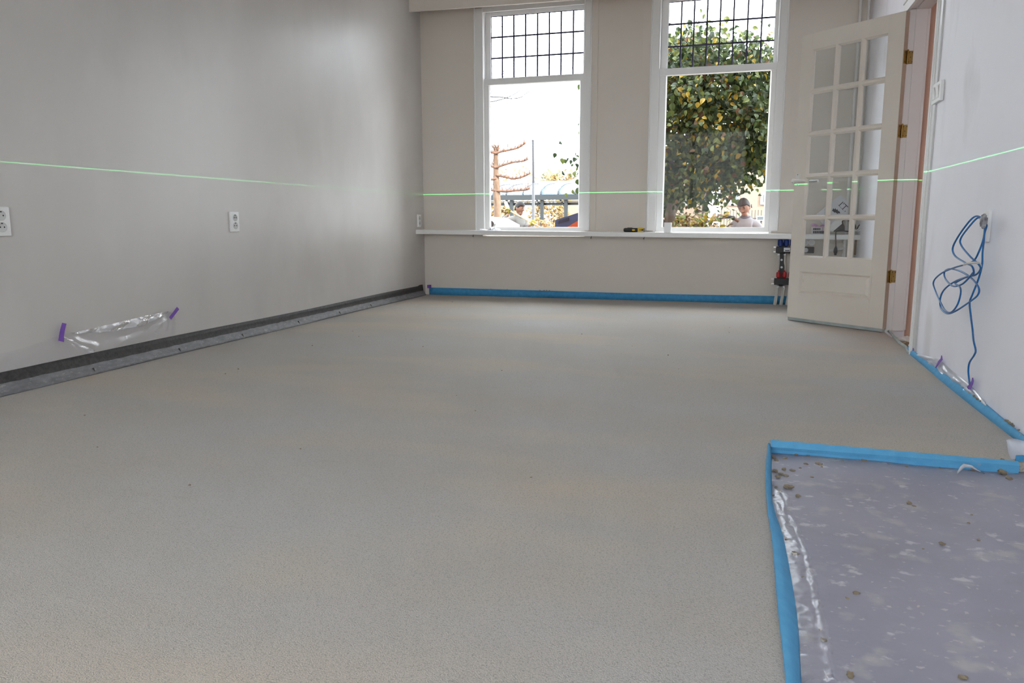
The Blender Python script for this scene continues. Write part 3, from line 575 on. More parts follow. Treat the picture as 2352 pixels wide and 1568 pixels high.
for v in (597, 614): a = mp(1795.5, v); MB().lathe([(0.0095, 0), (0.0095, 0.002)], (a.x, 0.0185, a.z), (0, -1, 0), 12).build('marker', 'label_white', vb)
for uu, vv, bar_ in ((1779.5, 567, ub), (1779.5, 578, ub), (1774.5, 640.5, lb), (1774.5, 651.5, lb)):
    a = mp(uu, vv); MB().box((a.x - 0.010, -0.012, a.z - 0.009), (a.x + 0.014, 0.012, a.z + 0.006), 0.003).build('end_clip', 'metal', bar_)
for u in (1849.5, 1864.5):
    a = mp(u, 565); MB().tube([a, a + Vector((0, 0, 0.03))], 0.008, 10).build('gauge_stem', 'metal', ub)
    c = mp(u, 557); g = MB().lathe([(0.020, 0), (0.0245, 0.003), (0.0245, 0.016), (0.021, 0.018)], c + Vector((0, 0.009, 0)), (0, -1, 0), 20).build('gauge', 'plastic_white', ub, smooth=35)
    MB().disc(c + Vector((0, -0.0092, 0)), (0, -1, 0), 0.019, 0.0006, 16).build('dial', 'label_white', g)
a = mp(1850, 574); MB().disc(a + Vector((0, -0.026, 0)), (0, -1, 0), 0.020, 0.008, 16).build('end_dial', 'label_white', ub)

# ------------------------------------------------------------------ sockets and switches
def socket(loc, label, bl=False):
    t = empty('wall_socket', loc); tag(t, label, 'socket', 'double sockets along the grey wall')
    p = MB().box((0, -0.0425, -0.0615), (0.0115, 0.0425, 0.0615), 0.004).build('plate', 'plastic_white', t)
    MB().box((0.0115, -0.030, -0.052), (0.0135, 0.030, 0.052), 0.001).build('insert', 'plastic_white', t)
    for z in (0.0245, -0.0245):
        w = MB(); w.lathe([(0.0215, -0.001), (0.0215, 0.0018), (0.0195, 0.0022), (0.0185, 0.0009), (0.018, 0.0006)], (0.0135, 0, z), (1, 0, 0), 22); w = w.build('well', 'plastic_shade', t, smooth=35)
        b = MB(); b.disc((0.0135, -0.0095, z), (1, 0, 0), 0.0032, 0.0016, 8); b.disc((0.0135, 0.0095, z), (1, 0, 0), 0.0032, 0.0016, 8); b.build('pin_holes', 'hole_dark', w)
        MB().box((0.0134, -0.004, z + 0.0135), (0.0152, 0.004, z + 0.018)).build('earth_clip', 'hole_dark', w)
    return t
socket((ROOM_L, 2.512, 0.738), 'white double socket on the grey wall cut by the photo edge')
socket((ROOM_L, 4.087, 0.732), 'white double socket in the middle of the grey wall')
socket((ROOM_L, 6.943, 0.732), 'white double socket on the grey wall just above the shelf end')
t = empty('light_switch', (ROOM_R, 4.486, 1.378), ); tag(t, 'white double light switch on the white wall beside the door casing', 'switch')
MB().box((-0.018, -0.082, -0.050), (0, 0.082, 0.050), 0.003).build('plate', 'plastic_white', t)
for y in (0.038, -0.036):
    k = MB().box((-0.0195, y - 0.030, -0.033), (-0.017, y + 0.030, 0.033), 0.002).build('rocker_shade_frame', 'plastic_shade', t)  # grey frame paints the shade around each rocker
    MB().prism([(-0.0200, y - 0.022, -0.027), (-0.0200, y + 0.022, -0.027), (-0.0265, y + 0.022, 0.027), (-0.0265, y - 0.022, 0.027)], (0.004, 0, 0)).build('rocker', 'plastic_white', k)
t = empty('blank_plate', (ROOM_R, 3.474, 0.712)); tag(t, 'white outlet plate on the white wall behind the hanging cable', 'outlet plate')
MB().box((-0.012, -0.041, -0.062), (0, 0.041, 0.062), 0.004).build('plate', 'plastic_white', t); MB().box((-0.0135, -0.030, -0.050), (-0.012, 0.030, 0.050), 0.001).build('cover', 'plastic_white', t)

# ------------------------------------------------------------------ hanging blue cable
def cp(x, y, off): return at(2050 + x / 2.613, 450 + y / 2.613, 0, ROOM_R - off)
c0 = cp(545, 145, 0.05); t = empty('cable_coil', c0); tag(t, 'coil of blue cable hanging from the outlet plate on the white wall', 'cable')
CUR = [
 [(548, 150, .045), (520, 124, .05), (490, 126, .06), (450, 165, .08), (390, 250, .09), (361, 315, .09), (378, 362, .085), (440, 402, .07), (475, 420, .065), (487, 450, .06), (480, 475, .055), (430, 492, .06), (375, 522, .06)],
 [(548, 150, .045), (515, 130, .055), (470, 172, .075), (412, 250, .085), (412, 295, .085), (465, 362, .075), (515, 408, .06), (528, 438, .05), (500, 472, .05), (440, 487, .055), (370, 515, .065), (312, 560, .075), (287, 612, .08), (290, 670, .08), (325, 704, .08), (375, 692, .075), (470, 630, .06), (514, 590, .05), (515, 545, .05), (470, 490, .055), (405, 450, .065), (345, 437, .07), (312, 455, .07), (318, 498, .07), (362, 540, .07), (415, 530, .065), (455, 495, .06), (483, 460, .055)],
 [(550, 155, .04), (553, 200, .04), (545, 260, .045), (520, 330, .05), (490, 385, .055), (445, 408, .06), (370, 430, .07), (290, 466, .075), (246, 515, .08), (258, 572, .08), (288, 638, .085), (318, 688, .085), (352, 697, .085), (388, 655, .08), (408, 590, .075), (405, 548, .07), (378, 528, .065)],
 [(556, 160, .035), (565, 180, .03), (552, 225, .03), (548, 270, .03), (540, 340, .035), (537, 415, .04), (515, 500, .04), (480, 590, .045), (463, 640, .045), (470, 720, .04), (480, 800, .035), (487, 870, .03), (499, 925, .025), (490, 955, .025), (462, 1000, .022), (455, 1050, .02), (461, 1110, .014), (464, 1140, .012)]]
b = MB()
for cv in CUR: b.tube([p - c0 for p in spline([cp(*q) for q in cv], 7)], 0.0036, 8)
b.build('cable', 'cable_blue', t, smooth=True)
b = MB(); b.ball(cp(546, 150, .048) - c0, (0.012, 0.022, 0.026), 12, 8, lambda d: 1 + 0.18 * math.sin(11 * d.z + 7 * d.y)); b.build('wire_tie', 'tie_grey', t, smooth=True)
tag(MB().tube([p - c0 for p in spline([cp(x, y, o_) for x, y, o_ in ((428, 412, .075), (450, 404, .08), (500, 400, .07), (524, 408, .05), (528, 425, .045))], 6)], 0.0045, 8).build('clip_tie', 'pipe_clear', t, smooth=True), 'grey twist tie around the loops')

# ------------------------------------------------------------------ black bitumen upstand along the grey wall
L = ROOM_L; rr = random.Random(2); rows = []
N = 150
for i in range(N + 1):
    y = 1.2 + (7.005 - 1.2) * i / N; e = i / N
    j = lambda s: rr.uniform(-s, s)
    top = 0.098 + 0.003 * math.sin(2.3 * y) + (0.008 if i > N - 3 else 0)
    rows.append([(L + 0.003, y, top), (L + 0.006 + j(.001), y, 0.075), (L + 0.011 + j(.0015), y, 0.047 + j(.002)), (L + 0.020 + j(.002), y, 0.030 + j(.002)), (L + 0.034 + 0.003 * math.sin(5 * y) + j(.001), y, 0.012), (L + 0.042 + 0.005 * math.sin(3.1 * y) + j(.001), y, 0.002)])
b = MB(); b.grid(rows); b.mi = [(0 if q % 5 < 2 else 1) for q in range(len(b.f))]
t = empty('bitumen_upstand', (0, 0, 0)); tag(t, 'black bitumen membrane strip turned up along the foot of the grey wall', 'membrane strip')
b.build('strip', ['bitumen', 'bitumen_foot_sheen'], t, smooth=True, thick=0.002)
for (u, v) in ((215, 846), (412, 797), (557, 767), (686, 738), (780, 707), (852, 695)):
    p = at(u, v, 0, L + 0.033); MB().prism([(p.x - 0.008, p.y, 0.026), (p.x + 0.006, p.y + 0.003, 0.012), (p.x - 0.004, p.y + 0.007, 0.028)], (0.002, -0.003, 0.004)).build('pleat', 'bitumen', t)

# ------------------------------------------------------------------ blue edge strips
def ribbon(name, rows, m, label, thick=0.008, cat='foam strip', grp='blue foam edge strips'):
    o = MB().grid(rows).build(name, m, smooth=True, thick=thick); return tag(o, label, cat, grp)
rr = random.Random(5); rows = []
for i in range(70):
    x = -2.985 + (0.93 + 2.985) * i / 69
    zt = 0.066 + 0.004 * math.sin(1.7 * x) + 0.004 * (x + 3) / 4
    rows.append([(x, 7.071, -0.004), (x, 7.068 - 0.002 * math.sin(3 * x), 0.035), (x, 7.074, zt)])
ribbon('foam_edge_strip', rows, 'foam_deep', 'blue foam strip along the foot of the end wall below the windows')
rows = []
for i in range(60):
    y = 4.70 - (4.70 - 2.60) * i / 59; q = i / 59
    rows.append([(ROOM_R - 0.014 - 0.010 * math.sin(q * 3) ** 2, y, -0.003), (ROOM_R - 0.011, y, 0.018), (ROOM_R - 0.005 - 0.002 * math.sin(9 * y), y, 0.030 + 0.004 * math.sin(4 * y))])
o = ribbon('foam_edge_strip', rows, 'foam_blue', 'blue foam strip along the foot of the white wall', 0.007)
# around the recess
def inter(pxs, n):
    out = spline([Vector((u, v, 0)) for u, v in pxs], n); return out
ELp = inter(EDGE_PX, 6); ERp = inter([(1769, 1034), (1768, 1064), (1768.5, 1101), (1770, 1141), (1780.5, 1184), (1799, 1243), (1823.5, 1388), (1831, 1500), (1834, 1568)], 6)
rows = []
for i, (a, c) in enumerate(zip(ELp, ERp)):
    q = i / (len(ELp) - 1); tp = at(a.x, a.y, 2, 0.008); rt = at(c.x, c.y, 2, -0.004 - 0.010 * min(1, q * 2)); mid = (tp + rt) / 2 + Vector((0, 0, 0.003))
    rows.append([tp, mid, rt, Vector((rt.x + 0.004, rt.y, -0.031))])
last = rows[-1]; rows.append([p + Vector((0.006, -1.2, 0)) for p in last])
far = []
for i in range(40):
    q = i / 39; x = 0.124 + (0.845 - 0.124) * q
    far.append([(x, 2.608 - 0.010 * q, 0.009 - 0.006 * q), (x, 2.588 - 0.008 * q, -0.008 + 0.004 * q), (x, 2.594 - 0.010 * q, -0.018), (x, 2.595 - 0.010 * q, -0.032)])
t = empty('recess_foam_strip', (0.12, 2.6, 0)); tag(t, 'blue foam strip bent around the edge of the unpoured recess', 'foam strip', 'blue foam edge strips')
for rws, nm, sm_ in ((rows, 'side_run', True), (far, 'far_run', False)):
    MB().grid([[tuple(Vector(p) - t.location) for p in r] for r in rws]).build(nm, 'foam_blue', t, smooth=sm_, thick=0.005)
rows = [[(0.845 + 0.085 * i / 11, 2.612 + 0.012 * math.sin(i / 3), z) for z in (0.018, 0.0, -0.031)] for i in range(12)]
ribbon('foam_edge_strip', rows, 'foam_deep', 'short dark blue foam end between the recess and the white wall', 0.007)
# pale strip across the doorway
pl = [at(u, v, 2, 0.008) for u, v in ((2029, 756), (2040, 759), (2050, 769), (2060, 781), (2072, 791), (2081, 797), (2084, 806), (2090, 810))]
pl = spline(pl, 5); rows = []
for i, p in enumerate(pl): rows.append([p + Vector((0.004 * math.cos(a) * 1.6, 0.010 * math.cos(a), 0.010 * math.sin(a) + 0.001 * math.sin(i))) for a in [2 * math.pi * q / 8 for q in range(8)]])
o = MB().grid(rows, True).build('door_gap_strip', 'foam_pale', smooth=True); tag(o, 'pale film wrapped foam strip curving across the doorway threshold', 'foam strip')

# ------------------------------------------------------------------ plastic film and purple tape
def sheet(name, outline_top, outline_bot, n, rowsn, surf, m, label, fold=0.006, seed=1, centres=(), cat='plastic sheet'):
    """surf(p, depth) -> point; outlines are px polylines of equal parameter"""
    tp = spline([Vector((u, v, 0)) for u, v in outline_top], n); bt = spline([Vector((u, v, 0)) for u, v in outline_bot], n); k = min(len(tp), len(bt)); rows = []
    rr = random.Random(seed)
    for j in range(rowsn + 1):
        q = j / rowsn; row = []
        for i in range(k):
            p = tp[i].lerp(bt[i], q); f = 0
            for (cx, cy, am, fr) in centres:
                an = math.atan2(p.y - cy, p.x - cx); f += am * math.sin(an * fr)
            row.append(surf(p.x, p.y, 0.004 + fold * (0.5 + 0.5 * math.sin(i * 0.9 + 3 * q)) + abs(f)))
        rows.append(row)
    o = MB().grid(rows).build(name, m, smooth=True); return tag(o, label, cat)
lw = lambda u, v, d: at(u, v, 0, ROOM_L + d)
sheet('plastic_sheet', [(-30, 822), (0, 812), (60, 797), (132, 771)], [(-30, 862), (0, 855), (70, 840), (150, 823)], 8, 10, lw, 'film', 'clear plastic sheet below the first purple tape, nearest the photo edge', 0.004, 1, ((140, 772, 0.006, 14),))
sheet('plastic_sheet', [(134, 771), (165, 764), (230, 763), (295, 752), (350, 737), (390, 716), (404, 733)], [(150, 823), (190, 815), (240, 804), (300, 790), (350, 779), (385, 771), (404, 767)], 8, 10, lw, 'film', 'clear plastic sheet sagging between the two purple tapes above the membrane', 0.004, 2, ((140, 768, 0.006, 13), (395, 722, 0.005, 15)))
sheet('plastic_sheet', [(160, 764), (200, 757), (280, 738), (340, 724), (389, 714)], [(160, 765), (200, 765), (282, 757), (345, 740), (389, 716)], 8, 5, lambda u, v, d: at(u, v, 0, ROOM_L + d + 0.004), 'film_bright', 'glossy folded hem of the clear sheet between the purple tapes', 0.006, 3, ((389, 715, 0.003, 30),))
sheet('plastic_sheet', [(146, 772), (165, 780), (190, 793), (222, 806)], [(147, 775), (163, 783), (186, 797), (206, 809)], 6, 4, lambda u, v, d: at(u, v, 0, ROOM_L + d + 0.010), 'film_bright', 'bright twisted pleat of plastic below the upright purple tape', 0.003, 4)
rw = lambda u, v, d: at(u, v, 0, ROOM_R - d)
sheet('plastic_sheet', [(2091, 806), (2109, 812.5), (2132, 818), (2156, 824), (2180, 845), (2205, 865.5), (2232, 887), (2264, 923)], [(2093, 811), (2108, 817), (2130, 833), (2155, 852), (2180, 871), (2205, 890), (2230, 907), (2266, 933)], 6, 8, lambda u, v, d: at(u, v, 0, ROOM_R - d), 'film_white', 'milky plastic film taped along the foot of the white wall', 0.004, 5, ((2157, 826, 0.004, 12), (2228, 885, 0.004, 14)))
def tape(pts, surf, label, w=None):
    o = MB().grid([[surf(u0, v0), surf(u1, v1)] for (u0, v0, u1, v1) in pts]).build('purple_tape', 'tape_purple', thick=0.0012)
    tag(o, label, 'tape', 'pieces of purple tape')
lt_ = lambda u, v: at(u, v, 0, ROOM_L + 0.016); rt_ = lambda u, v: at(u, v, 0, ROOM_R - 0.018)
tape([(143, 741, 152.5, 743), (138.5, 756, 148.5, 760), (136, 768, 147, 772), (134, 782, 147, 785.5)], lt_, 'upright piece of purple tape on the grey wall holding the plastic')
tape([(406.5, 704.5, 411.5, 710), (398, 716, 403, 721), (388.5, 728, 393, 734)], lt_, 'slanting piece of purple tape on the grey wall near the far sheet corner')
tape([(2162, 816, 2163.5, 816), (2160.5, 823, 2165, 826), (2155, 829, 2160, 831), (2151, 838, 2154, 839), (2148, 844, 2149.5, 845)], rt_, 'twisted purple tape on the film at the white wall near the doorway')
tape([(2233, 867, 2235, 867), (2231.5, 874, 2236.5, 874), (2228, 881, 2234.5, 882), (2221, 888, 2231, 889), (2224, 894, 2229, 894)], rt_, 'purple tape at the lower end of the hanging blue cable')
tape([(2096.5, 799, 2098.5, 799), (2096, 805, 2099.5, 805.5)], rt_, 'tiny purple tape at the foot of the doorway casing')
o = MB().box((ROOM_L + 0.045, 7.02, 0.068), (ROOM_L + 0.075, 7.058, 0.100), 0.004).build('purple_tape', 'tape_purple'); tag(o, 'scrap of purple tape in the corner above the blue strip', 'tape', 'pieces of purple tape')
# film flap at the right end of the recess
rows = [[(0.838 + 0.11 * j / 9 - 0.02 * (i / 5), 2.628 + 0.010 * math.sin(j * 0.9 + i) + 0.012 * i / 5, -0.005 + 0.066 * i / 5 + 0.003 * math.sin(j)) for j in range(10)] for i in range(6)]
rows = [[(min(p[0], ROOM_R - 0.003), p[1], p[2]) for p in r] for r in rows]
o = MB().grid(rows).build('film_flap', 'film_white', smooth=True, thick=0.001); tag(o, 'milky film flap standing at the recess corner by the white wall', 'plastic sheet')
# crinkled film along the inner side of the recess
rg = inter([(1778, 1120), (1812, 1142), (1824, 1190), (1848, 1240), (1864, 1290), (1878, 1348), (1892, 1400), (1905, 1460), (1915, 1520), (1924, 1568)], 8)
er = inter([(1770, 1112), (1772, 1142), (1780.5, 1184), (1799, 1243), (1808, 1290), (1817, 1348), (1824, 1400), (1829, 1460), (1832, 1520), (1834, 1568)], 8)
rr = random.Random(9); rows = []
for i, (a, c) in enumerate(zip(rg, er)):
    A = at(a.x, a.y, 2, -0.028); B = at(c.x, c.y, 2, -0.028); row = []; amp = 0.007 if i < 34 else 0.003
    for q in range(9):
        s = q / 8; p = B.lerp(A, s); z = -0.027 + amp * math.sin(math.pi * s) * rr.uniform(0.3, 1.0) + (0.006 if 0.75 < s < 0.95 else 0)
        row.append((p.x + rr.uniform(-.003, .003), p.y + rr.uniform(-.004, .004), z))
    rows.append(row)
o = MB().grid(rows).build('plastic_film_strip', 'film', smooth=True); tag(o, 'crinkled clear film lying inside the recess along its blue strip', 'plastic sheet')
rows = [[at(u, v, 2, z) for u, v, z in ((2198, 1086, -.029), (2203, 1074, -.01), (2213, 1064, .004), (2232, 1068, .0), (2246, 1078, -.012), (2258, 1084, -.029))], [at(u, v, 2, z) for u, v, z in ((2200, 1088, -.029), (2207, 1081, -.02), (2216, 1073, -.008), (2232, 1075, -.01), (2246, 1082, -.02), (2262, 1088, -.029))]]
o = MB().grid(rows).build('plastic_scrap', 'film_bright', smooth=True, thick=0.001); tag(o, 'arched scrap of clear film over the blue strip at the recess', 'plastic scrap')

# ------------------------------------------------------------------ crumbs
crumb_mesh = []
for i in range(8):
    rr = random.Random(40 + i); ph = [rr.uniform(0, 6.3) for _ in range(6)]
    o = MB().ball((0, 0, 0), 1.0, 12, 8, lambda d: 0.85 + 0.22 * math.sin(3.1 * d.x + ph[0]) * math.sin(2.7 * d.y + ph[1]) + 0.16 * math.sin(6 * d.z + ph[2] + 4 * d.x) + 0.10 * math.sin(9 * d.y + ph[3]) + 0.08 * math.sin(13 * d.x + ph[4])).build('screed_crumb', 'crumb', smooth=50)
    crumb_mesh.append(o.data); bpy.data.objects.remove(o)
def crumb(p, r, label, grp, seed, squash=0.6, ez=None):
    rr = random.Random(seed); o = bpy.data.objects.new('screed_crumb', crumb_mesh[seed % 8]); C.objects.link(o)
    o.scale = (r * rr.uniform(0.8, 1.35), r * rr.uniform(0.8, 1.2), r * squash); o.rotation_euler = (0, 0, rr.uniform(0, 6.3)); o.location = (p.x, p.y, p.z + r * squash * 0.72)
    tag(o, label, 'crumb', grp); return o
Z0 = -0.0305
S = 3.7215
big = {0: 'dark crumb of screed in the far corner of the recess', 15: 'largest sandy clod at the recess end near the film flap', 23: 'long sandy clod beside the clear film strip in the recess', 28: 'flat sandy flake in the middle of the recess foil', 33: 'brown clod between the blue strip and the clear film', 42: 'mottled clod at the lower edge of the photo on the foil'}
cr = [(210, 268, 11), (235, 292, 9), (310, 270, 8), (405, 245, 9), (505, 255, 9), (490, 322, 9), (600, 325, 12), (625, 350, 7), (740, 285, 6), (800, 302, 8), (985, 297, 11), (1195, 327, 7), (1350, 347, 6), (1640, 356, 6), (1915, 372, 8), (2165, 400, 18), (2225, 447, 12), (225, 385, 13), (300, 370, 11), (272, 408, 10), (320, 422, 9), (248, 434, 12), (370, 375, 9), (335, 522, 16), (265, 557, 9), (420, 597, 11), (230, 520, 8), (205, 590, 7), (1370, 660, 13), (1412, 682, 8), (1650, 1005, 11), (1965, 972, 8), (325, 970, 12), (392, 1095, 16), (305, 890, 5), (517, 1026, 5), (460, 1290, 8), (1490, 1049, 6), (915, 1429, 13), (840, 1474, 10), (640, 1829, 12), (610, 1738, 8), (865, 2139, 20), (480, 2034, 8), (1830, 2149, 14), (1880, 824, 6), (540, 432, 6), (440, 355, 6), (1010, 490, 5), (495, 1212, 6), (1905, 755, 5), (660, 340, 5), (860, 285, 5), (1070, 325, 5), (1555, 335, 5)]
for i, (x, y, r) in enumerate(cr):
    p = at(1720 + x / S, 980 + y / S, 2, Z0); d = (p - Vector((0, 0, CAM_H))).length; rad = max(0.003, r / S * d / F_PX * 2.0)
    zone = 'heaped in the far recess corner' if x < 450 and y < 450 else ('lined up under the far blue strip of the recess' if y < 470 else ('beside the clear film along the recess edge' if x < 700 else 'scattered in the middle of the recess foil'))
    crumb(p, rad, big.get(i, 'crumb of dry sandy screed ' + zone), 'screed crumbs ' + zone, i, 0.5)
for i, (u, v, r) in enumerate(((2312, 966, 3.5), (2317, 972, 3), (2322, 975, 4), (2327, 979, 3), (2339, 993, 2.5), (2238, 908, 3.5), (2246, 914, 3), (2253, 919, 2.5))):
    p = at(u, v, 0, ROOM_R - 0.009); p.z = 0.031; rad = r * p.y / F_PX * 1.1
    crumb(p, rad, 'crumb of screed resting on the blue strip at the white wall', 'screed crumbs on the blue strip', 100 + i)
for i, (u, v, r) in enumerate(((2302, 1057, 4), (2296, 1059, 3))):
    crumb(at(u, v, 2, 0.0), r * 2.6 / F_PX, 'crumb on the screed edge beside the film flap', 'screed crumbs by the film flap', 120 + i)
rr = random.Random(77)
for i in range(46):
    y = rr.uniform(1.5, 6.8); x = rr.uniform(-2.7, 0.75)
    if x > 0.03 and y < 2.75: continue
    crumb(Vector((x, y, 0)), rr.uniform(0.0022, 0.0048), 'tiny loose grain of sand lying on the screed floor', 'loose grains on the screed', 200 + i, 0.55)
for i, u in enumerate((1165, 1240, 1250, 1255, 1262, 1128)):
    p = at(u, 670, 1, 7.066); p.z = 0.068; crumb(p, 0.007, 'dark crumb on top of the blue strip below the windows', 'crumbs on the end wall strip', 300 + i)
# ------------------------------------------------------------------ outside the windows
G = -0.75   # street level
mat('paving', (0.16, 0.15, 0.14), 0.9, var=(0.19, 0.175, 0.16), scale=6)
o = MB().box((-60, -40, G - 0.3), (50, 90, G)).build('ground_street', 'paving'); struct(o, 'pale paved street outside the windows', 'street')
LEAF = {'leaf_dark': (0.016, 0.030, 0.011), 'leaf_green': (0.036, 0.060, 0.016), 'leaf_light': (0.080, 0.105, 0.024), 'leaf_yellow': (0.22, 0.165, 0.020), 'leaf_brown': (0.075, 0.042, 0.018)}
for k, v in LEAF.items(): mat(k, v, 0.55, 0.3, transl=0.25)
mat('bark', (0.085, 0.070, 0.055), 0.9, var=(0.13, 0.11, 0.09), scale=20, stretch=(1, 1, 0.3), bump=0.4, bscale=40)
mat('bark_pale', (0.145, 0.10, 0.07), 0.9, var=(0.09, 0.055, 0.035), scale=14, stretch=(1, 1, 0.4), bump=0.3, bscale=40)
mat('bark_rust', (0.13, 0.07, 0.045), 0.9, var=(0.09, 0.055, 0.04), scale=20)
mat('bark_grey', (0.055, 0.05, 0.05), 0.9)
def leaf_verts(c, d, up, L, w):
    d = d.normalized(); s = d.cross(up); s = s.normalized() if s.length > 1e-4 else d.orthogonal().normalized(); n = s.cross(d)
    q = [(0, 0, 0), (.12, .34, .08), (.36, .50, .15), (.62, .42, .10), (.84, .20, 0), (1, 0, -.18), (.84, -.20, 0), (.62, -.42, .10), (.36, -.50, .15), (.12, -.34, .08)]
    return [c + d * L * a + s * w * b_ + n * w * e for a, b_, e in q] + [c + d * L * .45]
LF = [(i, (i + 1) % 10, 10) for i in range(10)]
# --- the leafy street tree
TY = 11.6
tc = at(1592, 290, 1, TY); rx, ry, rz = 1.60, 1.05, 1.27
base = at(1538, 520, 1, TY); t = empty('street_tree', (base.x, TY, G)); tag(t, 'leafy street tree with green and yellow autumn leaves, sunlit centre coloured yellower, outside the window', 'tree')
o_ = Vector(t.location); rr = random.Random(11)
tk = spline([Vector((0, 0, 0)), Vector((0.02, 0, 0.8)), Vector((0.0, 0, 1.5)), Vector((0.10, 0, 2.1)), Vector((0.25, 0, 2.7)), Vector((0.35, 0.0, 3.4))], 6)
MB().tube(tk, [0.115 - 0.085 * i / (len(tk) - 1) for i in range(len(tk))], 12).build('trunk', 'bark', t, smooth=True)
clumps = []
while len(clumps) < 330:
    p = Vector((rr.uniform(-1, 1), rr.uniform(-1, 1), rr.uniform(-1, 1)))
    r_ = p.length
    if r_ > 1 or r_ < 0.35: continue
    edge_ = 1 + 0.10 * math.sin(5 * math.atan2(p.z, p.x) + 1) + 0.06 * math.sin(9 * math.atan2(p.z, p.x))
    q = Vector((tc.x + p.x * rx * edge_, TY + p.y * ry, tc.z + p.z * rz * edge_))
    # the crown is cut away low down on the building side
    if q.z < 0.85 + max(0, (q.x - tc.x + 0.3)) * 0.42 : continue
    clumps.append(q)
for i in range(26):   # limbs
    c_ = rr.choice(clumps); s_ = o_ + tk[rr.randrange(10, len(tk))]; m_ = s_.lerp(c_, 0.5) + Vector((rr.uniform(-.15, .15), rr.uniform(-.1, .1), rr.uniform(0, .25)))
    MB().tube([p - o_ for p in spline([s_, m_, c_], 4)], [0.032, 0.03, 0.026, 0.022, 0.019, 0.016, 0.013, 0.010, 0.007], 6).build('limb', 'bark', t, smooth=True)
keys = list(LEAF); b = MB(); far_leaves = []
for q in clumps:
    hz = (q.z - tc.z) / rz
    wt = [0.34, 0.38, 0.19, 0.03 + 0.36 * max(0, 1 - abs(q.x - tc.x - 0.10) / 0.55) * max(0.15, 1 - abs(q.z - tc.z - 0.15) / 1.0) * (1 if q.y < TY else 0.4), 0.05]  # extra yellow at the front centre paints sunlight into the leaves
    tot = sum(wt); rad = rr.uniform(0.11, 0.20)
    for _ in range(rr.randint(44, 66)):
        c = q + Vector((rr.gauss(0, rad), rr.gauss(0, rad), rr.gauss(0, rad * 0.95))); L = rr.uniform(0.055, 0.105)
        d = Vector((rr.uniform(-1, 1), rr.uniform(-1, 1), rr.uniform(-1.6, 0.25))); up = Vector((rr.uniform(-.6, .6), rr.uniform(-1.2, .4), rr.uniform(0.1, 1)))
        x = rr.uniform(0, tot); k = 0
        while x > wt[k] and k < 4: x -= wt[k]; k += 1
        b.m = k; vs = leaf_verts(c - o_, d, up, L, L * rr.uniform(0.6, 0.85))
        if c.y < TY - 0.75 and len(far_leaves) < 240 and k in (2, 3, 1): far_leaves.append((vs, keys[k]))
        else: b.add(vs, LF)
o = b.build('crown', keys, t, smooth=False); o['kind'] = 'stuff'
for vs, k in far_leaves: MB().add(vs, LF).build('leaf', k, t)
# --- pleached tree with level arms
def tube_obj(pl, r, nm, m, par, n=8): return MB().tube([p - Vector(par.location) for p in pl], r, n).build(nm, m, par, smooth=True)
PY = 16.0; p0 = at(1141, 520, 1, PY); t = empty('pleached_tree', (p0.x, PY, G)); tag(t, 'bare pleached tree with level rust coloured arms across the street', 'tree')
pts = [Vector((p0.x, PY, G))] + [at(u, v, 1, PY) for u, v in ((1143, 505), (1141, 440), (1139.5, 400), (1139, 360), (1140, 340))]
tube_obj(spline(pts, 4), [0.095 - 0.05 * i / 20 for i in range(21)], 'trunk', 'bark_pale', t, 10)
rr = random.Random(3)
for arm in ([(1140, 352), (1150, 348), (1170, 344), (1190, 339), (1207, 328)], [(1140, 385), (1155, 379), (1180, 372), (1200, 370), (1213, 365)], [(1140, 402), (1160, 406), (1182, 410), (1205, 404), (1218, 397)], [(1141, 438), (1165, 439), (1185, 437), (1205, 436), (1217, 433)],
            [(1140, 352), (1130, 350), (1116, 347)], [(1140, 385), (1128, 382), (1112, 380)], [(1140, 410), (1128, 412), (1112, 409)], [(1141, 438), (1128, 436), (1112, 436)]):
    pl = spline([at(u, v + 0.0, 1, PY - 0.05) for u, v in arm], 5); n_ = len(pl)
    a_ = tube_obj(pl, [0.030 - 0.012 * i / (n_ - 1) for i in range(n_)], 'arm', 'bark_rust', t)
    b = MB()
    for q in range(3, n_, 2):
        p = pl[q] - Vector(t.location); b.ball(p + Vector((0, 0, 0.015)), rr.uniform(0.018, 0.036), 8, 6, lambda d: 1 + 0.3 * math.sin(7 * d.x + q) * math.sin(6 * d.z))
        for _ in range(2): b.tube([p, p + Vector((rr.uniform(-.08, .08), 0, rr.uniform(.06, .22)))], [0.008, 0.003], 4)
    b.build('knuckles', 'bark_rust', a_, smooth=True)
b = MB(); top = at(1140, 345, 1, PY) - Vector(t.location)
for _ in range(40): d = Vector((rr.uniform(-.12, .12), rr.uniform(-.1, .1), rr.uniform(-.10, .14))); b.tube([top + d * 0.2, top + d + Vector((0, 0, 0.05))], [0.012, 0.004], 4)
b.build('head_shoots', 'bark_rust', t)
# --- lamp post
mat('post_grey', (0.03, 0.032, 0.04), 0.5, 0.4); mat('post_light', (0.085, 0.09, 0.10), 0.5, 0.4)
p = at(1225, 505, 1, 15.0); t = empty('street_post', (p.x, 15.0, G)); zt = at(1223.5, 323, 1, 15.0).z - G; zm = at(1226, 420, 1, 15.0).z - G
tag(t, 'slim dark post standing upright in front of the bicycle shelter', 'post')
MB().tube([(0, 0, 0), (0, 0, zm)], [0.032, 0.030], 12).build('lower_tube', 'post_light', t, smooth=40); MB().tube([(0, 0, zm), (-0.012, 0, zt)], [0.027, 0.022], 12).build('upper_tube', 'post_grey', t, smooth=40); MB().ball((-0.012, 0, zt), 0.025, 10, 6).build('cap', 'post_grey', t, smooth=True)
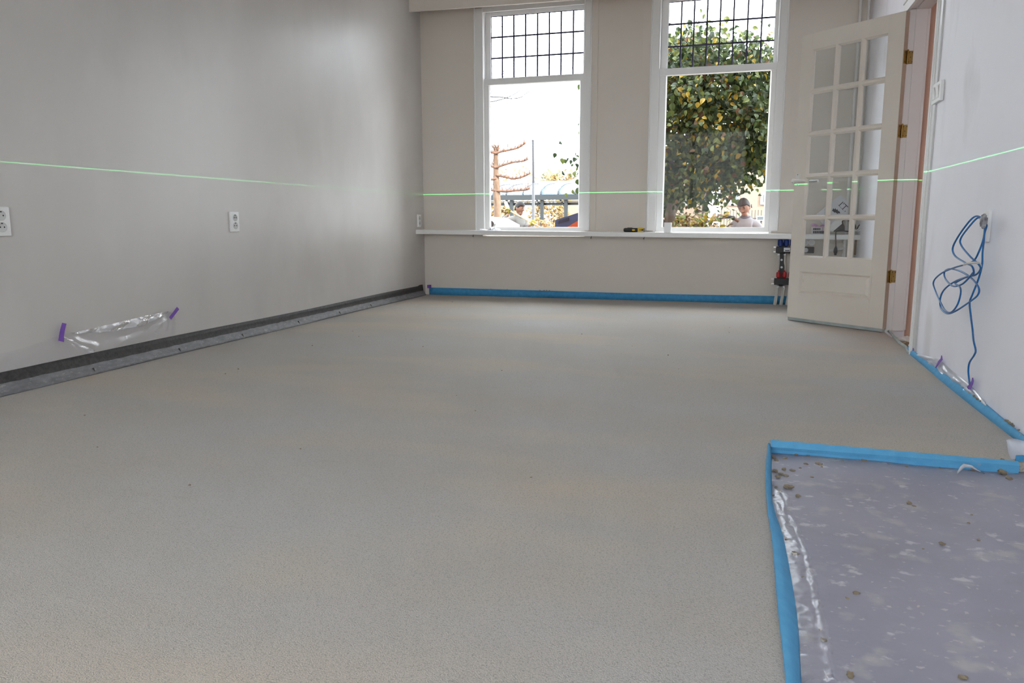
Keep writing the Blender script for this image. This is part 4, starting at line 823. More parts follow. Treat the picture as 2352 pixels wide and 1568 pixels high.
# --- bicycle shelter
SY = 25.0
mat('shelter_steel', (0.012, 0.016, 0.018), 0.5, 0.4); clear('shelter_glass', (0.52, 0.62, 0.72), 0.06, 0.1, 0.45, (0.16, 0.20, 0.25)); mat('shelter_pale', (0.17, 0.17, 0.17), 0.6)
xa = at(1085, 450, 1, SY).x; xb = at(1420, 450, 1, SY).x; ze = at(1235, 455, 1, SY).z; zr = at(1235, 417, 1, SY).z
t = empty('bicycle_shelter', ((xa + xb) / 2, SY, G)); tag(t, 'long bicycle shelter with curved glass roof across the street', 'shelter'); T0 = Vector(t.location)
def sb(a, c, nm, m, par=t): b = MB().box(a, c); b.v = [tuple(Vector(q) - T0) for q in b.v]; return b.build(nm, m, par)
sb((xa, SY - 0.06, ze - 0.06), (xb, SY + 0.06, ze + 0.11), 'gutter', 'shelter_steel'); sb((xa, SY + 0.1, ze - 0.13), (xb, SY + 0.16, ze - 0.09), 'rail', 'shelter_pale'); sb((xa, SY + 0.2, ze - 0.23), (xb, SY + 0.28, ze - 0.14), 'beam', 'shelter_steel')
prof = [(SY + 2.2 * (1 - math.cos(a)) * 0.9, ze + 0.11 + (zr - ze - 0.11) * math.sin(a)) for a in [math.pi / 2 * q / 7 for q in range(8)]]
us = [1085, 1133, 1163, 1201, 1242, 1282, 1322, 1362, 1420]
for i in range(len(us) - 1):
    x0 = at(us[i], 450, 1, SY).x + 0.012; x1 = at(us[i + 1], 450, 1, SY).x - 0.012
    MB().grid([[tuple(Vector((x, y, z)) - T0) for (y, z) in prof] for x in (x0, x1)]).build('roof_pane', 'shelter_glass', t, smooth=True, thick=0.01)
for u in us: MB().tube([Vector((at(u, 450, 1, SY).x, y, z + 0.01)) - T0 for (y, z) in prof], 0.022, 6).build('roof_rib', 'shelter_steel', t)
sb((xa, prof[-1][0], zr - 0.02), (xb, prof[-1][0] + 0.12, zr + 0.12), 'ridge', 'shelter_pale')
for u in (1114, 1174, 1244, 1299, 1360): x = at(u, 470, 1, SY).x; sb((x - 0.055, SY + 0.02, G), (x + 0.055, SY + 0.13, ze - 0.05), 'post', 'shelter_steel'); MB().tube([Vector((x, SY + 0.08, ze - 0.35)) - T0, Vector((x - 0.45, SY + 0.3, ze + 0.25)) - T0], 0.03, 6).build('brace', 'shelter_steel', t)
# --- bicycles
mat('bike_dark', (0.016, 0.02, 0.024), 0.4, 0.4); mat('bike_green', (0.03, 0.05, 0.05), 0.4, 0.4); mat('tyre', (0.03, 0.03, 0.035), 0.8)
def bicycle(x, y, rz, col, label):
    t = empty('bicycle', (x, y, G), rz); tag(t, label, 'bicycle', 'bicycles parked at the shelter')
    for wx in (-0.54, 0.54):
        w = MB().tube([Vector((wx + 0.33 * math.cos(a), 0, 0.35 + 0.33 * math.sin(a))) for a in [2 * math.pi * q / 20 for q in range(20)]], 0.02, 6, closed=True).build('wheel', 'tyre', t)
        b = MB()
        for q in range(8): a = math.pi * q / 8; b.tube([(wx - 0.32 * math.cos(a), 0, 0.35 - 0.32 * math.sin(a)), (wx + 0.32 * math.cos(a), 0, 0.35 + 0.32 * math.sin(a))], 0.004, 3)
        b.build('spokes', 'metal', w)
    b = MB(); A, B, S_, H = (-0.54, 0, 0.35), (-0.06, 0, 0.30), (-0.20, 0, 0.85), (0.40, 0, 0.90)
    for p, q in ((A, B), (B, S_), (A, S_), (S_, (0.42, 0, 0.78)), (B, (0.43, 0, 0.70)), (H, (0.54, 0, 0.35))): b.tube([p, q], 0.02, 6)
    b.build('frame', col, t)
    MB().tube(spline([(0.22, -0.27, 1.0), (0.36, -0.22, 1.03), (0.38, 0, 1.0), (0.36, 0.22, 1.03), (0.22, 0.27, 1.0)], 4), 0.014, 6).build('handlebar', col, t); MB().tube([(0.38, 0, 1.0), H], 0.016, 6).build('stem', 'metal', t)
    MB().ball((-0.22, 0, 0.93), (0.14, 0.09, 0.04), 10, 6).build('saddle', 'tyre', t); MB().box((-0.80, -0.06, 0.70), (-0.35, 0.06, 0.72)).build('carrier', col, t)
rr = random.Random(21); nm = ['nearest the pleached tree', 'second from the pleached tree', 'third from the pleached tree', 'behind the slim post', 'just past the slim post', 'below the middle shelter post', 'left of the blue machine', 'behind the blue machine', 'closest to the leafy tree']
for i in range(9):
    x = at(1130 + i * 26, 490, 1, SY - 1).x; bicycle(x, SY - 1.2 + (0.0 if i % 2 else -1.9) + rr.uniform(-.1, .1), R(90 + rr.uniform(-22, 22)), ('bike_dark', 'bike_green')[i % 2], 'dark parked bicycle under the shelter, ' + nm[i])
# --- fence behind the bicycles
t = empty('bar_fence', (at(1235, 480, 1, 28).x, 28.5, G)); tag(t, 'thin dark bar fence behind the parked bicycles', 'fence')
f0 = at(1095, 480, 1, 28.5).x - t.location.x; f1 = at(1400, 480, 1, 28.5).x - t.location.x; n_ = 34
for i in range(n_): x = f0 + (f1 - f0) * i / (n_ - 1); MB().tube([(x, 0, 0), (x, 0, 1.50)], 0.012, 5).build('bar', 'bark_grey', t)
for z in (0.35, 1.28): MB().box((f0, -0.015, z), (f1, 0.015, z + 0.04)).build('rail', 'bark_grey', t)
# --- hedges, shrubs and far trees
def bushy(name, c, rad, n, cols, label, leaf=0.10, seed=1, stem=True, grp=None):
    rr = random.Random(seed); t = empty(name, (c[0], c[1], G)); tag(t, label, 'hedge' if 'hedge' in name else 'tree', grp); b = MB(); h = c[2] - G
    for _ in range(n):
        p = Vector((rr.uniform(-1, 1), rr.uniform(-1, 1), rr.uniform(-1, 1)))
        if p.length > 1: p = p.normalized() * rr.uniform(0.6, 1)
        L = leaf * rr.uniform(0.6, 1.3); b.m = rr.randrange(len(cols)); q = Vector((p.x * rad[0], p.y * rad[1], h + p.z * rad[2]))
        b.add(leaf_verts(q, Vector((rr.uniform(-1, 1), rr.uniform(-1, 1), rr.uniform(-1, 1))), Vector((0.1, -.3, 1)), L, L * .7), LF)
    o = b.build('foliage', cols, t); o['kind'] = 'stuff'
    if stem: MB().tube([(0, 0, 0), (0, 0, h)], [rad[0] * 0.08, 0.02], 8).build('trunk', 'bark', t)
mat('autumn_gold', (0.22, 0.14, 0.05), 0.7, transl=0.3); mat('autumn_orange', (0.25, 0.105, 0.025), 0.7, transl=0.3); mat('autumn_pale', (0.24, 0.18, 0.10), 0.7, transl=0.3); mat('far_green', (0.15, 0.165, 0.09), 0.7, transl=0.3)
c = at(1165, 480, 1, 31); bushy('golden_hedge', (c.x - 0.6, 31, c.z - 0.4), (1.25, 0.6, 0.9), 1500, ['autumn_gold', 'autumn_pale'], 'golden hedge behind the shelter near the pleached tree', 0.16, 1, False)
c = at(1262, 480, 1, 31); bushy('golden_hedge', (c.x, 31, c.z - 0.4), (1.0, 0.6, 0.9), 1100, ['autumn_gold', 'autumn_pale'], 'golden hedge behind the shelter beside the slim post', 0.16, 2, False)
c = at(1262, 407, 1, 48); bushy('far_tree', (c.x, 48, c.z - 0.5), (0.75, 0.7, 0.95), 420, ['far_green', 'autumn_pale'], 'small grey green treetop above the shelter roof', 0.22, 3)
c = at(1292, 402, 1, 45); bushy('far_tree', (c.x, 45, c.z - 0.6), (1.1, 0.7, 1.0), 500, ['autumn_gold', 'autumn_pale'], 'small golden treetop above the shelter roof', 0.22, 4)
c = at(1180, 400, 1, 46); bushy('far_tree', (c.x, 46, c.z - 0.9), (2.0, 0.8, 1.7), 420, ['autumn_pale', 'autumn_gold'], 'thin pale far tree behind the pleached tree', 0.20, 5)
for i, (u0, u1) in enumerate(((1196, 1282),)):
    c = at((u0 + u1) / 2, 514, 1, 17.5); bushy('low_hedge', (c.x, 17.5, c.z - 0.58), (0.62, 0.3, 0.7), 2600, ['autumn_orange', 'autumn_gold', 'autumn_pale'], 'low orange autumn hedge beyond the worker with yellow gloves', 0.09, 6, False)
for i, (u, v, sc_) in enumerate(((1582, 512, .16), (1600, 510, .2), (1622, 512, .17), (1562, 514, .12), (1648, 514, .15))):
    yy_ = (10.0, 10.35, 9.65, 10.6, 9.3)[i]; c = at(u, v, 1, yy_); bushy('garden_shrub', (c.x, yy_, c.z - 0.02), (sc_ * 0.9, 0.11, 0.15), 60, ['leaf_light', 'leaf_yellow', 'autumn_pale', 'leaf_brown'], ('yellowing garden shrub below the street tree, by its trunk', 'yellowing garden shrub below the street tree, tallest', 'yellowing garden shrub below the street tree, in the middle', 'small yellowing shrub touching the tree trunk', 'yellowing garden shrub nearest the worker with the hose')[i], 0.08, 30 + i)
# --- bare overhanging branches
BY = 13.4; t = empty('bare_tree', (at(1060, 250, 1, BY).x, BY, G)); tag(t, 'bare tree whose thin dark branches reach past the window top', 'tree')
tx = Vector(t.location); MB().tube([(0, 0, 0), (0.05, 0, 2.0), (0.0, 0, 3.9)], [0.11, 0.09, 0.04], 10).build('trunk', 'bark_grey', t, smooth=True)
mat('twig', (0.03, 0.03, 0.033), 0.9)
for br, r_ in (([(1065, 230), (1105, 220), (1128, 222), (1150, 223), (1172, 226), (1195, 224), (1206, 216), (1222, 205), (1240, 196)], 0.013), ([(1065, 240), (1105, 232), (1126, 234), (1145, 230), (1165, 224), (1185, 214), (1200, 202), (1208, 195)], 0.012), ([(1172, 226), (1185, 234), (1197, 250), (1206, 260)], 0.005), ([(1206, 216), (1220, 221), (1240, 226)], 0.005),
            ([(1065, 240), (1110, 226), (1140, 252), (1165, 270)], 0.004), ([(1070, 260), (1118, 226), (1130, 208), (1142, 194), (1152, 170), (1172, 145), (1188, 130)], 0.008), ([(1142, 194), (1160, 172), (1176, 150), (1184, 132)], 0.006), ([(1152, 172), (1172, 156), (1190, 142), (1212, 118)], 0.005), ([(1100, 100), (1132, 70), (1146, 60), (1165, 64), (1178, 52)], 0.006), ([(1132, 72), (1150, 62), (1168, 55), (1182, 51)], 0.004)):
    pl = spline([at(u, v, 1, BY) for u, v in br], 5); n_ = len(pl); tube_obj(pl, [r_ * (1 - 0.65 * i / (n_ - 1)) for i in range(n_)], 'branch', 'twig', t, 6)
# --- buildings
mat('brick_pale', (0.20, 0.15, 0.11), 0.9, var=(0.17, 0.125, 0.09), scale=14); mat('bld_white', (0.26, 0.25, 0.24), 0.8); mat('bld_glass', (0.08, 0.10, 0.11), 0.1, 0.6)
def building(x0, x1, y, z1, wins, label, m, roof=None):
    t = empty('building', ((x0 + x1) / 2, y, G)); tag(t, label, 'building'); a = (x1 - x0) / 2
    MB().box((-a, 0, 0), (a, 6, z1 - G)).build('wall', m, t); MB().box((-a - 0.15, -0.15, z1 - G), (a + 0.15, 6.1, z1 - G + 0.18)).build('roof', 'bld_white', t)
    for (wx0, wz0, wx1, wz1) in wins:
        cx = (x0 + x1) / 2; w = MB().box((wx0 - cx, -0.06, wz0 - G), (wx1 - cx, 0.02, wz1 - G)).build('window', 'bld_white', t)
        MB().box((wx0 - cx + 0.10, -0.075, wz0 - G + 0.10), (wx1 - cx - 0.10, -0.058, wz1 - G - 0.10)).build('pane', 'bld_glass', w)
    return t
HY = 32.0
def wr(u0, v0, u1, v1): a, c = at(u0, v1, 1, HY), at(u1, v0, 1, HY); return (a.x, a.z, c.x, c.z)
building(at(1655, 450, 1, HY).x, at(2050, 450, 1, HY).x, HY, 3.4, [wr(1746, 441, 1768, 470), wr(1674, 445, 1699, 472), wr(1790, 441, 1815, 470)], 'pale brick building behind the worker with the hose', 'brick_pale')
building(at(1500, 450, 1, HY).x, at(1610, 450, 1, HY).x, HY + 1, 2.6, [wr(1530, 448, 1548, 470), wr(1565, 448, 1585, 470)], 'low brick building behind the street tree trunk', 'brick_pale')
FB = 52.0; a_ = at(1060, 450, 1, FB).x; c_ = at(1225, 450, 1, FB).x; e_ = at(1420, 450, 1, FB).x
building(at(1278, 450, 1, FB).x, e_, FB, at(1300, 416, 1, FB).z, [], 'low flat roofed building behind the shelter near the leafy tree', 'brick_pale')
t = empty('bar_fence', (at(1700, 480, 1, 20).x, 20.0, G)); tag(t, 'dark bar fence behind the worker with the hose', 'fence')
f0 = at(1650, 480, 1, 20).x - t.location.x; f1 = at(1800, 480, 1, 20).x - t.location.x
for i in range(22): x = f0 + (f1 - f0) * i / 21; MB().tube([(x, 0, 0), (x, 0, 1.72)], 0.010, 5).build('bar', 'bark_grey', t)
for z in (0.3, 1.5): MB().box((f0, -0.012, z), (f1, 0.012, z + 0.03)).build('rail', 'bark_grey', t)
p = at(1749, 501, 1, 17.0); t = empty('street_sign', (p.x, 17.0, G)); tag(t, 'small pale sign with dark frame beside the worker with the hose', 'sign')
MB().box((-0.10, -0.01, p.z - G - 0.05), (0.10, 0.01, p.z - G + 0.05), 0.004).build('board', 'label_white', t); MB().box((-0.085, -0.014, p.z - G - 0.034), (0.085, -0.009, p.z - G + 0.034)).build('face', 'bld_glass', t); MB().tube([(0, 0.02, 0), (0, 0.02, p.z - G)], 0.02, 8).build('post', 'post_grey', t)
# --- white van, only its bonnet in view
mat('van_white', (0.42, 0.425, 0.44), 0.25, 0.5); mat('van_dark', (0.03, 0.035, 0.04), 0.2, 0.6)
VY = 11.9; vx = at(1163, 512, 1, VY).x; zv = at(1140, 500, 1, VY).z
t = empty('parked_van', (vx - 2.0, VY, G)); tag(t, 'white parked vehicle showing its bonnet beside the worker with gloves', 'car')
pr = [(-2.0, 0.35), (1.85, 0.35), (2.0, 0.55), (1.98, zv - G - 0.12), (1.75, zv - G + 0.0), (0.9, zv - G + 0.06), (0.1, zv - G + 0.62), (-1.9, zv - G + 0.62), (-2.0, zv - G)]
pr = [(x, z) for x, z in pr]; b = MB().prism([(x, -0.85, z) for x, z in pr], (0, 1.7, 0)); b.build('body', 'van_white', t)
for x in (-1.3, 1.25):
    for y in (-0.86, 0.70): w = MB().tube([(x, y, 0.33), (x, y + 0.16, 0.33)], 0.33, 20).build('wheel', 'tyre', t)
MB().prism([(0.80, -0.855, zv - G + 0.08), (0.16, -0.855, zv - G + 0.53), (-0.5, -0.855, zv - G + 0.53), (-0.5, -0.855, zv - G + 0.08)], (0, -0.012, 0)).build('side_window', 'van_dark', t)
c = at(1131, 514, 1, VY - 0.87) - Vector(t.location); MB().tube([(c.x, -0.95, c.z), (c.x, -0.85, c.z)], 0.05, 14).build('mirror', 'van_dark', t)
# --- blue and orange screed pump
mat('pump_blue', (0.018, 0.034, 0.085), 0.35, 0.5); mat('pump_orange', (0.32, 0.05, 0.012), 0.4, 0.4)
MY = 11.8; a0 = at(1274, 520, 1, MY); a1 = at(1276, 505, 1, MY); a2 = at(1331, 487.5, 1, MY)
t = empty('screed_pump', (a0.x, MY, G)); tag(t, 'blue and orange screed pump with a slatted hood outside the window', 'machine'); o_ = Vector(t.location)
W_ = 1.25; h0 = a1.z - G; h1 = a2.z - G; dx = a2.x - a0.x
b = MB().prism([(0.0, 0, h0 - 0.16), (0.012, 0, h0), (dx, 0, h1), (dx + 0.35, 0, h1 + 0.10), (W_, 0, h1 + 0.05), (W_, 0, h0 - 0.35), (0.02, 0, h0 - 0.35)], (0, 0.75, 0)); b.build('hood', 'pump_blue', t)
g = MB().prism([(0.05, -0.004, h0 - 0.06), (0.055, -0.004, h0 - 0.015), (0.23, -0.004, h0 + 0.038), (0.225, -0.004, h0 - 0.01)], (0, -0.004, 0)).build('grille', 'black', t)
for q in range(7): x = 0.065 + 0.023 * q; MB().box((x, -0.014, h0 - 0.055 + 0.3 * (x - 0.05)), (x + 0.008, -0.007, h0 - 0.012 + 0.3 * (x - 0.05))).build('slat', 'pump_blue', g)
MB().prism([(0.16, -0.012, h0 - 0.14), (dx + 0.1, -0.012, h0 + 0.06), (W_, -0.012, h0 + 0.08), (W_, -0.012, h0 - 0.30), (0.10, -0.012, h0 - 0.30)], (0, -0.02, 0)).build('side_panel', 'pump_orange', t)
for x in (0.25, 0.95): MB().tube([(x, -0.12, 0.30), (x, 0.0, 0.30)], 0.30, 18).build('wheel', 'tyre', t)
MB().box((0.15, 0.05, 0.25), (W_ - 0.1, 0.7, h0 - 0.34)).build('chassis', 'black', t)
# ------------------------------------------------------------------ people
mat('skin', (0.23, 0.125, 0.085), 0.5, 0.3); mat('hair_black', (0.012, 0.010, 0.010), 0.6); mat('hair_dark', (0.03, 0.025, 0.025), 0.6)
mat('shirt_white', (0.155, 0.15, 0.14), 0.85, var=(0.125, 0.12, 0.11), scale=7, bump=0.5, bscale=9, bdist=0.02); mat('shirt_grey', (0.24, 0.245, 0.265), 0.85, var=(0.20, 0.205, 0.22), scale=7, bump=0.5, bscale=9, bdist=0.02)
mat('sleeve_grey', (0.20, 0.22, 0.25), 0.85); mat('trousers', (0.05, 0.055, 0.07), 0.9); mat('shoe', (0.03, 0.025, 0.02), 0.7); mat('glove_yellow', (0.22, 0.18, 0.016), 0.7); mat('lips', (0.30, 0.12, 0.09), 0.5); mat('eye', (0.02, 0.015, 0.012), 0.3); mat('collar_dark', (0.10, 0.11, 0.14), 0.8)
def skinned(name, chains, m, par, sub=1, remesh=0.0, extra=None, shade=True):
    """chains: lists of (x, y, z, r); joints at the same place are welded, the first one is the root"""
    vs = []; rs = []; es = []; idx = {}
    for ch in chains:
        prev = None
        for (x, y, z, r) in ch:
            k = (round(x, 4), round(y, 4), round(z, 4))
            if k not in idx: idx[k] = len(vs); vs.append((x, y, z)); rs.append(r)
            i = idx[k]
            if prev is not None and prev != i: es.append((prev, i))
            prev = i
    me = bpy.data.meshes.new(name); me.from_pydata(vs, es, []); o = bpy.data.objects.new(name, me); C.objects.link(o)
    md = o.modifiers.new('skin', 'SKIN'); md.use_smooth_shade = True
    for i, sv in enumerate(me.skin_vertices[0].data): r = rs[i]; sv.radius = r if isinstance(r, tuple) else (r, r); sv.use_root = (i == 0)
    s = o.modifiers.new('sub', 'SUBSURF'); s.levels = sub; s.render_levels = sub
    dg = bpy.context.evaluated_depsgraph_get(); m2 = bpy.data.meshes.new_from_object(o.evaluated_get(dg)); bpy.data.objects.remove(o)
    o = bpy.data.objects.new(name, m2); C.objects.link(o)
    if extra is not None:
        bm = bmesh.new(); bm.from_mesh(m2); tmp = bpy.data.meshes.new('x'); tmp.from_pydata(extra.v, [], extra.f); bm.from_mesh(tmp); bm.to_mesh(m2); bm.free()
    if remesh:
        r_ = o.modifiers.new('re', 'REMESH'); r_.mode = 'VOXEL'; r_.voxel_size = remesh; sm = o.modifiers.new('sm', 'SMOOTH'); sm.iterations = 3; sm.factor = 0.5
        dg = bpy.context.evaluated_depsgraph_get(); m3 = bpy.data.meshes.new_from_object(o.evaluated_get(dg)); bpy.data.objects.remove(o); o = bpy.data.objects.new(name, m3); C.objects.link(o)
    o.data.materials.clear()
    o.data.materials.append(M[m]); o.data.polygons.foreach_set('use_smooth', [True] * len(o.data.polygons)); o.parent = par; return o
def head_shape(hd, rot, mb):
    """face looks along local -Y; built round the head centre hd"""
    tmp = MB()
    def f(d):
        k = 1.0
        if d.z < -0.15: k *= 1 - 0.20 * min(1, (-d.z - 0.15) / 0.7) * (1 if d.y < 0 else 0.55)
        if d.y < -0.5: k *= 0.965
        return k
    tmp.ball((0, 0, 0), (0.076, 0.098, 0.118), 24, 18, f)
    tmp.ball((0, -0.030, -0.085), (0.045, 0.050, 0.040), 12, 8)                  # jaw and chin
    tmp.prism([(-0.012, -0.088, 0.012), (0.012, -0.088, 0.012), (0.018, -0.086, -0.032), (0, -0.120, -0.030), (-0.018, -0.086, -0.032)], (0, 0.03, 0))
    tmp.ball((0, -0.098, -0.026), (0.014, 0.018, 0.012), 8, 6)                   # nose tip
    tmp.ball((0, -0.084, 0.030), (0.050, 0.014, 0.010), 12, 6)                   # brow
    for s in (-1, 1): tmp.ball((s * 0.077, 0.008, -0.005), (0.010, 0.022, 0.034), 8, 8)   # ears
    mb.add([hd + rot @ Vector(v) for v in tmp.v], tmp.f)
def face_parts(hd, rot, par, hairm, back=1.0):
    def place(b): b.v = [tuple(hd + rot @ Vector(v)) for v in b.v]; return b
    for s in (-1, 1): place(MB().ball((s * 0.030, -0.0855, 0.012), (0.013, 0.006, 0.006), 8, 6)).build('eye', 'eye', par, smooth=True); place(MB().ball((s * 0.030, -0.091, 0.031), (0.020, 0.006, 0.0045), 8, 5)).build('eyebrow', hairm, par, smooth=True)
    place(MB().ball((0, -0.084, -0.060), (0.024, 0.010, 0.007), 10, 6)).build('mouth', 'lips', par, smooth=True)
    hb = MB(); rows = []
    for i in range(9):
        th = math.pi * 0.60 * i / 8; row = []
        for j in range(28):
            ph = 2 * math.pi * j / 28; yy = math.sin(ph); lim = 0.64 if yy < -0.5 else (0.64 + 0.34 * (yy + 0.5) / 0.7)
            t2 = th * (lim if yy < 0.2 else 0.98 + 0.20 * (yy - 0.2)); d = Vector((math.sin(t2) * math.cos(ph), math.sin(t2) * math.sin(ph), math.cos(t2))); k = 1.065 + 0.018 * math.sin(9 * ph) + 0.014 * math.sin(17 * ph + i)
            row.append((d.x * 0.076 * k, d.y * 0.098 * k, d.z * 0.118 * k * 0.985 + 0.004))
        rows.append(row)
    hb.grid(rows, True); place(hb); hb.build('hair', hairm, par, smooth=True, thick=0.006)
def hand(chains_out, wrist, dirv, palmn, curl, r=0.0105):
    """four unequal bent fingers and a thumb rooted in the palm"""
    w = Vector(wrist); d = Vector(dirv).normalized(); n = Vector(palmn).normalized(); s = d.cross(n).normalized()
    palm = w + d * 0.05
    chains_out.append([(*w, 0.024), (*palm, 0.030), (*(w + d * 0.085), 0.026)])
    for i, (L, off) in enumerate(((0.068, -0.030), (0.078, -0.010), (0.073, 0.010), (0.056, 0.029))):
        k0 = w + d * 0.080 + s * off; dd = d; pts = [(*palm, 0.030), (*k0, r * 1.15)]; p = k0
        for q in range(3):
            dd = (dd * math.cos(curl) + n * math.sin(curl)).normalized(); n2 = n; p = p + dd * L * (0.44, 0.32, 0.24)[q]; pts.append((*p, r * (1.0, 0.92, 0.82)[q]))
            n = (n * math.cos(curl) - d * math.sin(curl)).normalized() if False else n
        chains_out.append(pts)
    b0 = w + d * 0.035 - s * 0.022; b1 = b0 - s * 0.028 + d * 0.022 + n * 0.012; b2 = b1 + d * 0.026 + n * 0.024
    chains_out.append([(*palm, 0.030), (*b0, r * 1.4), (*b1, r * 1.15), (*b2, r)])
def person(loc, rz, label, J, rot, shirt, hairm, gloves, collar):
    t = empty('person', loc, rz); tag(t, label, 'person')
    pel, chest, neck, hd = J['pelvis'], J['chest'], J['neck'], Vector(J['head'])
    body = [[(*pel, 0.13), (*J['waist'], 0.125), (*chest, (0.135, 0.115)), (*neck, 0.060), (*(hd + rot @ Vector((0, 0.01, -0.07))), 0.052)]]
    cloth = [[(*pel, 0.150), (*J['waist'], (0.165, 0.135)), (*chest, (0.175, 0.140)), (*(Vector(chest).lerp(Vector(neck), 0.62)), 0.100), (*(Vector(chest).lerp(Vector(neck), 0.86)), 0.074), (*(Vector(chest).lerp(Vector(neck), 1.04)), 0.062)]]
    legs = []; up_ = Vector(chest).lerp(Vector(neck), 0.62)
    for s in ('L', 'R'):
        body.append([(*chest, (0.135, 0.115)), (*J['sho' + s], 0.058), (*J['elb' + s], 0.043), (*J['wri' + s], 0.029)])
        cloth.append([(*up_, 0.100), (*J['sho' + s], 0.078), (*J['elb' + s], 0.062), (*(Vector(J['elb' + s]).lerp(Vector(J['wri' + s]), 0.82)), 0.047)])
        body.append([(*pel, 0.13), (*J['hip' + s], 0.085), (*J['kne' + s], 0.055), (*J['ank' + s], 0.040), (*(Vector(J['ank' + s]) + Vector((0, -0.15, -0.055))), 0.032)])
        legs.append([(*pel, 0.152), (*J['hip' + s], 0.103), (*J['kne' + s], 0.077), (*J['ank' + s], 0.062)])
        MB().ball((0, 0, 0), (0.05, 0.14, 0.045), 12, 8).build('shoe', 'shoe', t, True, loc=Vector(J['ank' + s]) + Vector((0, -0.055, -0.045)))
    hands = []
    for s in ('L', 'R'): hand(hands, J['wri' + s], J['hdir' + s], J['hpalm' + s], J['curl'])
    if not gloves: body += [[(round(a, 4), round(b_, 4), round(c, 4), r) for (a, b_, c, r) in ch] for ch in hands]
    ex = MB(); head_shape(hd, rot, ex)
    bo = skinned('body', body, 'skin', t, 1, 0.0085, ex)
    so = skinned('shirt', cloth, shirt, t, 2); skinned('trousers', legs, 'trousers', t, 2)
    if gloves:
        for s in range(2): skinned('glove', hands[s * 6:s * 6 + 6], 'glove_yellow', t, 1, 0.006)
    face_parts(hd, rot, t, hairm, 1.0)
    cn = Vector(chest).lerp(Vector(neck), 0.93); ax = (Vector(neck) - Vector(chest)).normalized()
    MB().lathe([(0.070, -0.02), (0.074, 0.0), (0.070, 0.022), (0.064, 0.022), (0.066, 0.0)], cn, ax, 18).build('collar', collar, so, smooth=True)
    return t
# worker with the hose: faces the house, head bowed
XY = 11.0; hp_ = at(1712, 476, 1, XY)
J = dict(pelvis=(0, 0.02, 0.93), waist=(0, 0.01, 1.10), chest=(0, 0.0, 1.33), neck=(0, -0.015, 1.50), head=(-0.015, -0.055, 0.0),
  shoL=(-0.175, 0.0, 1.375), elbL=(-0.255, -0.05, 1.14), wriL=(-0.18, -0.27, 1.10), shoR=(0.175, 0.0, 1.375), elbR=(0.265, 0.0, 1.13), wriR=(0.20, -0.22, 1.02),
  hipL=(-0.10, 0.02, 0.88), hipR=(0.10, 0.02, 0.88), kneL=(-0.12, -0.01, 0.48), kneR=(0.12, -0.01, 0.48), ankL=(-0.13, 0.03, 0.10), ankR=(0.13, 0.03, 0.10),
  hdirL=(0.3, -0.9, 0.0), hpalmL=(0.1, 0, -1), hdirR=(-0.3, -0.9, 0.0), hpalmR=(-0.1, 0, -1), curl=0.75)
hz = hp_.z - G; sh_ = hz - 1.625
for k in list(J):
    if k.startswith(('hdir', 'hpalm', 'curl')): continue
    x, y, z = J[k]; J[k] = (x, y, z * (1 + sh_ / 1.625))
J['head'] = (-0.015, -0.055, hz)
person((hp_.x + 0.01, XY, G), R(-12), 'man in a pale grey shirt looking down behind the leafy tree, holding a hose', J, Euler((R(22), R(-6), R(-8))).to_matrix(), 'shirt_grey', 'hair_dark', False, 'collar_dark')
# the hose in his hand
hs = [at(u, v, 1, y) for u, v, y in ((1585, 530, 11.5), (1612, 512, 11.2), (1632, 508, 11.0), (1650, 503, 10.85), (1664, 498.5, 10.75), (1678, 498, 10.7), (1686, 501, 10.7))]
t = empty('delivery_hose', at(1650, 503, 1, 10.85)); tag(t, 'grey delivery hose with brown nozzle held by the worker', 'hose'); h0_ = Vector(t.location)
MB().tube([p - h0_ for p in spline(hs, 6)], 0.019, 10).build('hose', 'post_grey', t, smooth=True)
n0 = at(1682, 499, 1, 10.7) - h0_; n1 = at(1697, 509, 1, 10.68) - h0_; dv = (n1 - n0).normalized(); ln = (n1 - n0).length
MB().lathe([(0.020, 0), (0.030, 0.006), (0.030, 0.03), (0.022, 0.04)], n0, dv, 12).build('coupling', 'black', t, smooth=40); MB().lathe([(0.020, 0), (0.018, ln - 0.04)], n0 + dv * 0.038, dv, 12).build('nozzle', 'bark_rust', t, smooth=40)
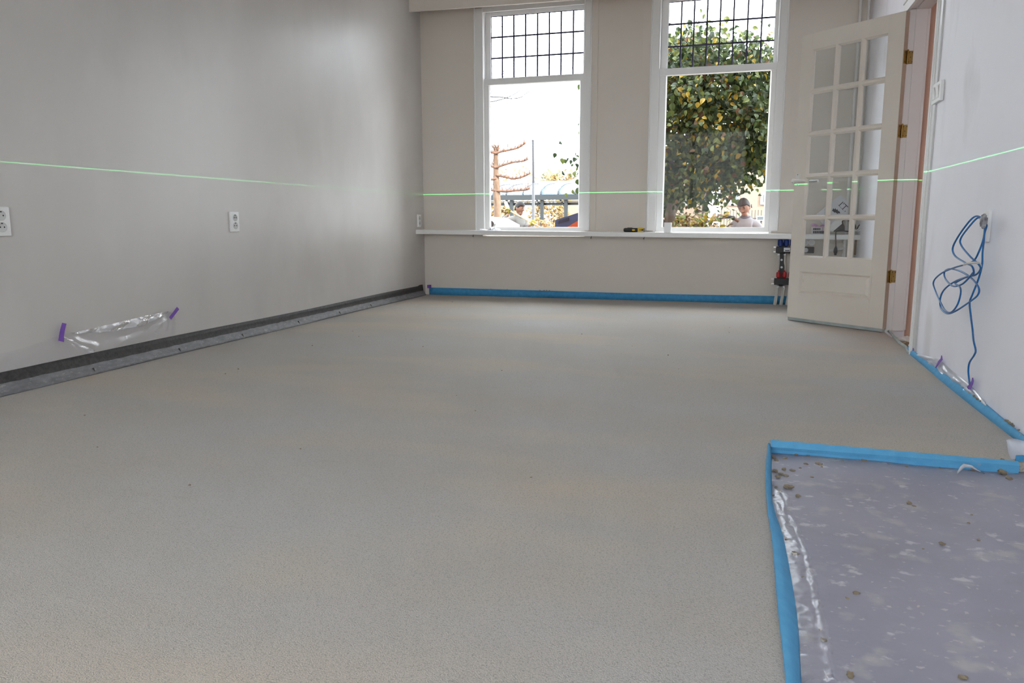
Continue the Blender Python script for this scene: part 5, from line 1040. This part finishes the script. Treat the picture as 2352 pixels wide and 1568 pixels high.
# worker with yellow gloves: seen from behind, turned to the right, leaning on a shovel
XY = 13.6; hp_ = at(1194, 478, 1, XY); hz = hp_.z - G; f = hz / 1.60
g1 = at(1170, 483, 1, XY - 0.05); g2 = at(1222, 511.5, 1, XY - 0.30)
rzp = R(62); inv2 = (Matrix.Translation(Vector((hp_.x - 0.03, XY, G))) @ Matrix.Rotation(rzp, 4, 'Z')).inverted()
w1 = inv2 @ g1; w2 = inv2 @ g2
J = dict(pelvis=(0, 0.10, 0.92 * f), waist=(0, 0.08, 1.08 * f), chest=(0, 0.04, 1.30 * f), neck=(0, -0.01, 1.47 * f), head=(0, -0.04, hz),
  shoL=(-0.19, 0.03, 1.40 * f), shoR=(0.19, 0.03, 1.40 * f), hipL=(-0.10, 0.1, 0.87 * f), hipR=(0.10, 0.1, 0.87 * f), kneL=(-0.11, 0.02, 0.48 * f), kneR=(0.11, 0.05, 0.48 * f), ankL=(-0.12, 0.08, 0.10), ankR=(0.12, 0.12, 0.10), curl=1.0)
d12 = (w2 - w1).normalized(); side = Vector((0, 0, 1)).cross(d12).normalized()
J['wriL'] = tuple(w1 + Vector((0.01, 0.02, -0.06))); J['wriR'] = tuple(w2 + Vector((0.02, 0.06, -0.04)))
e1 = (Vector(J['shoL']) + Vector(J['wriL'])) / 2 + Vector((-0.10, 0.16, -0.16)); e2 = (Vector(J['shoR']) + Vector(J['wriR'])) / 2 + Vector((0.10, 0.12, -0.10))
J['elbL'] = tuple(e1); J['elbR'] = tuple(e2)
J['hdirL'] = tuple((w1 - Vector(J['wriL']))); J['hpalmL'] = tuple(d12.cross(Vector((w1 - Vector(J['wriL'])))) ); J['hdirR'] = tuple((w2 - Vector(J['wriR']))); J['hpalmR'] = tuple(-d12.cross(Vector((w2 - Vector(J['wriR'])))))
person((hp_.x - 0.03, XY, G), rzp, 'man with yellow gloves and a white shirt seen from behind beyond the window', J, Euler((R(10), 0, R(8))).to_matrix(), 'shirt_white', 'hair_black', True, 'shirt_white')
t = empty('shovel', g1); tag(t, 'wooden handled shovel held slantwise in two yellow gloves', 'shovel'); s0 = Vector(g1)
dv = (g2 - g1).normalized(); a_ = g1 - dv * 0.10; c_ = g2 + dv * 0.55
MB().tube([a_ - s0, c_ - s0], 0.014, 10).build('handle', 'wood', t, smooth=True)
tip = at(1161.5, 463, 1, XY); MB().tube([p - s0 for p in spline([a_, at(1166, 477, 1, XY), at(1163, 470, 1, XY), tip], 4)], [0.02] * 4 + [0.032] * 5 + [0.030] * 3 + [0.018], 10).build('grip', 'plastic_white', t, smooth=True)
b = MB(); q = dv.cross(Vector((0, 1, 0))).normalized(); b.grid([[(c_ - s0) + dv * (0.30 * i / 5) + Vector((0, 1, 0)) * (j - 2) * 0.055 * (1 - 0.08 * i) + q * 0.02 * math.cos((j - 2) * 0.7) for j in range(5)] for i in range(6)]); b.build('blade', 'metal', t, smooth=True, thick=0.004)
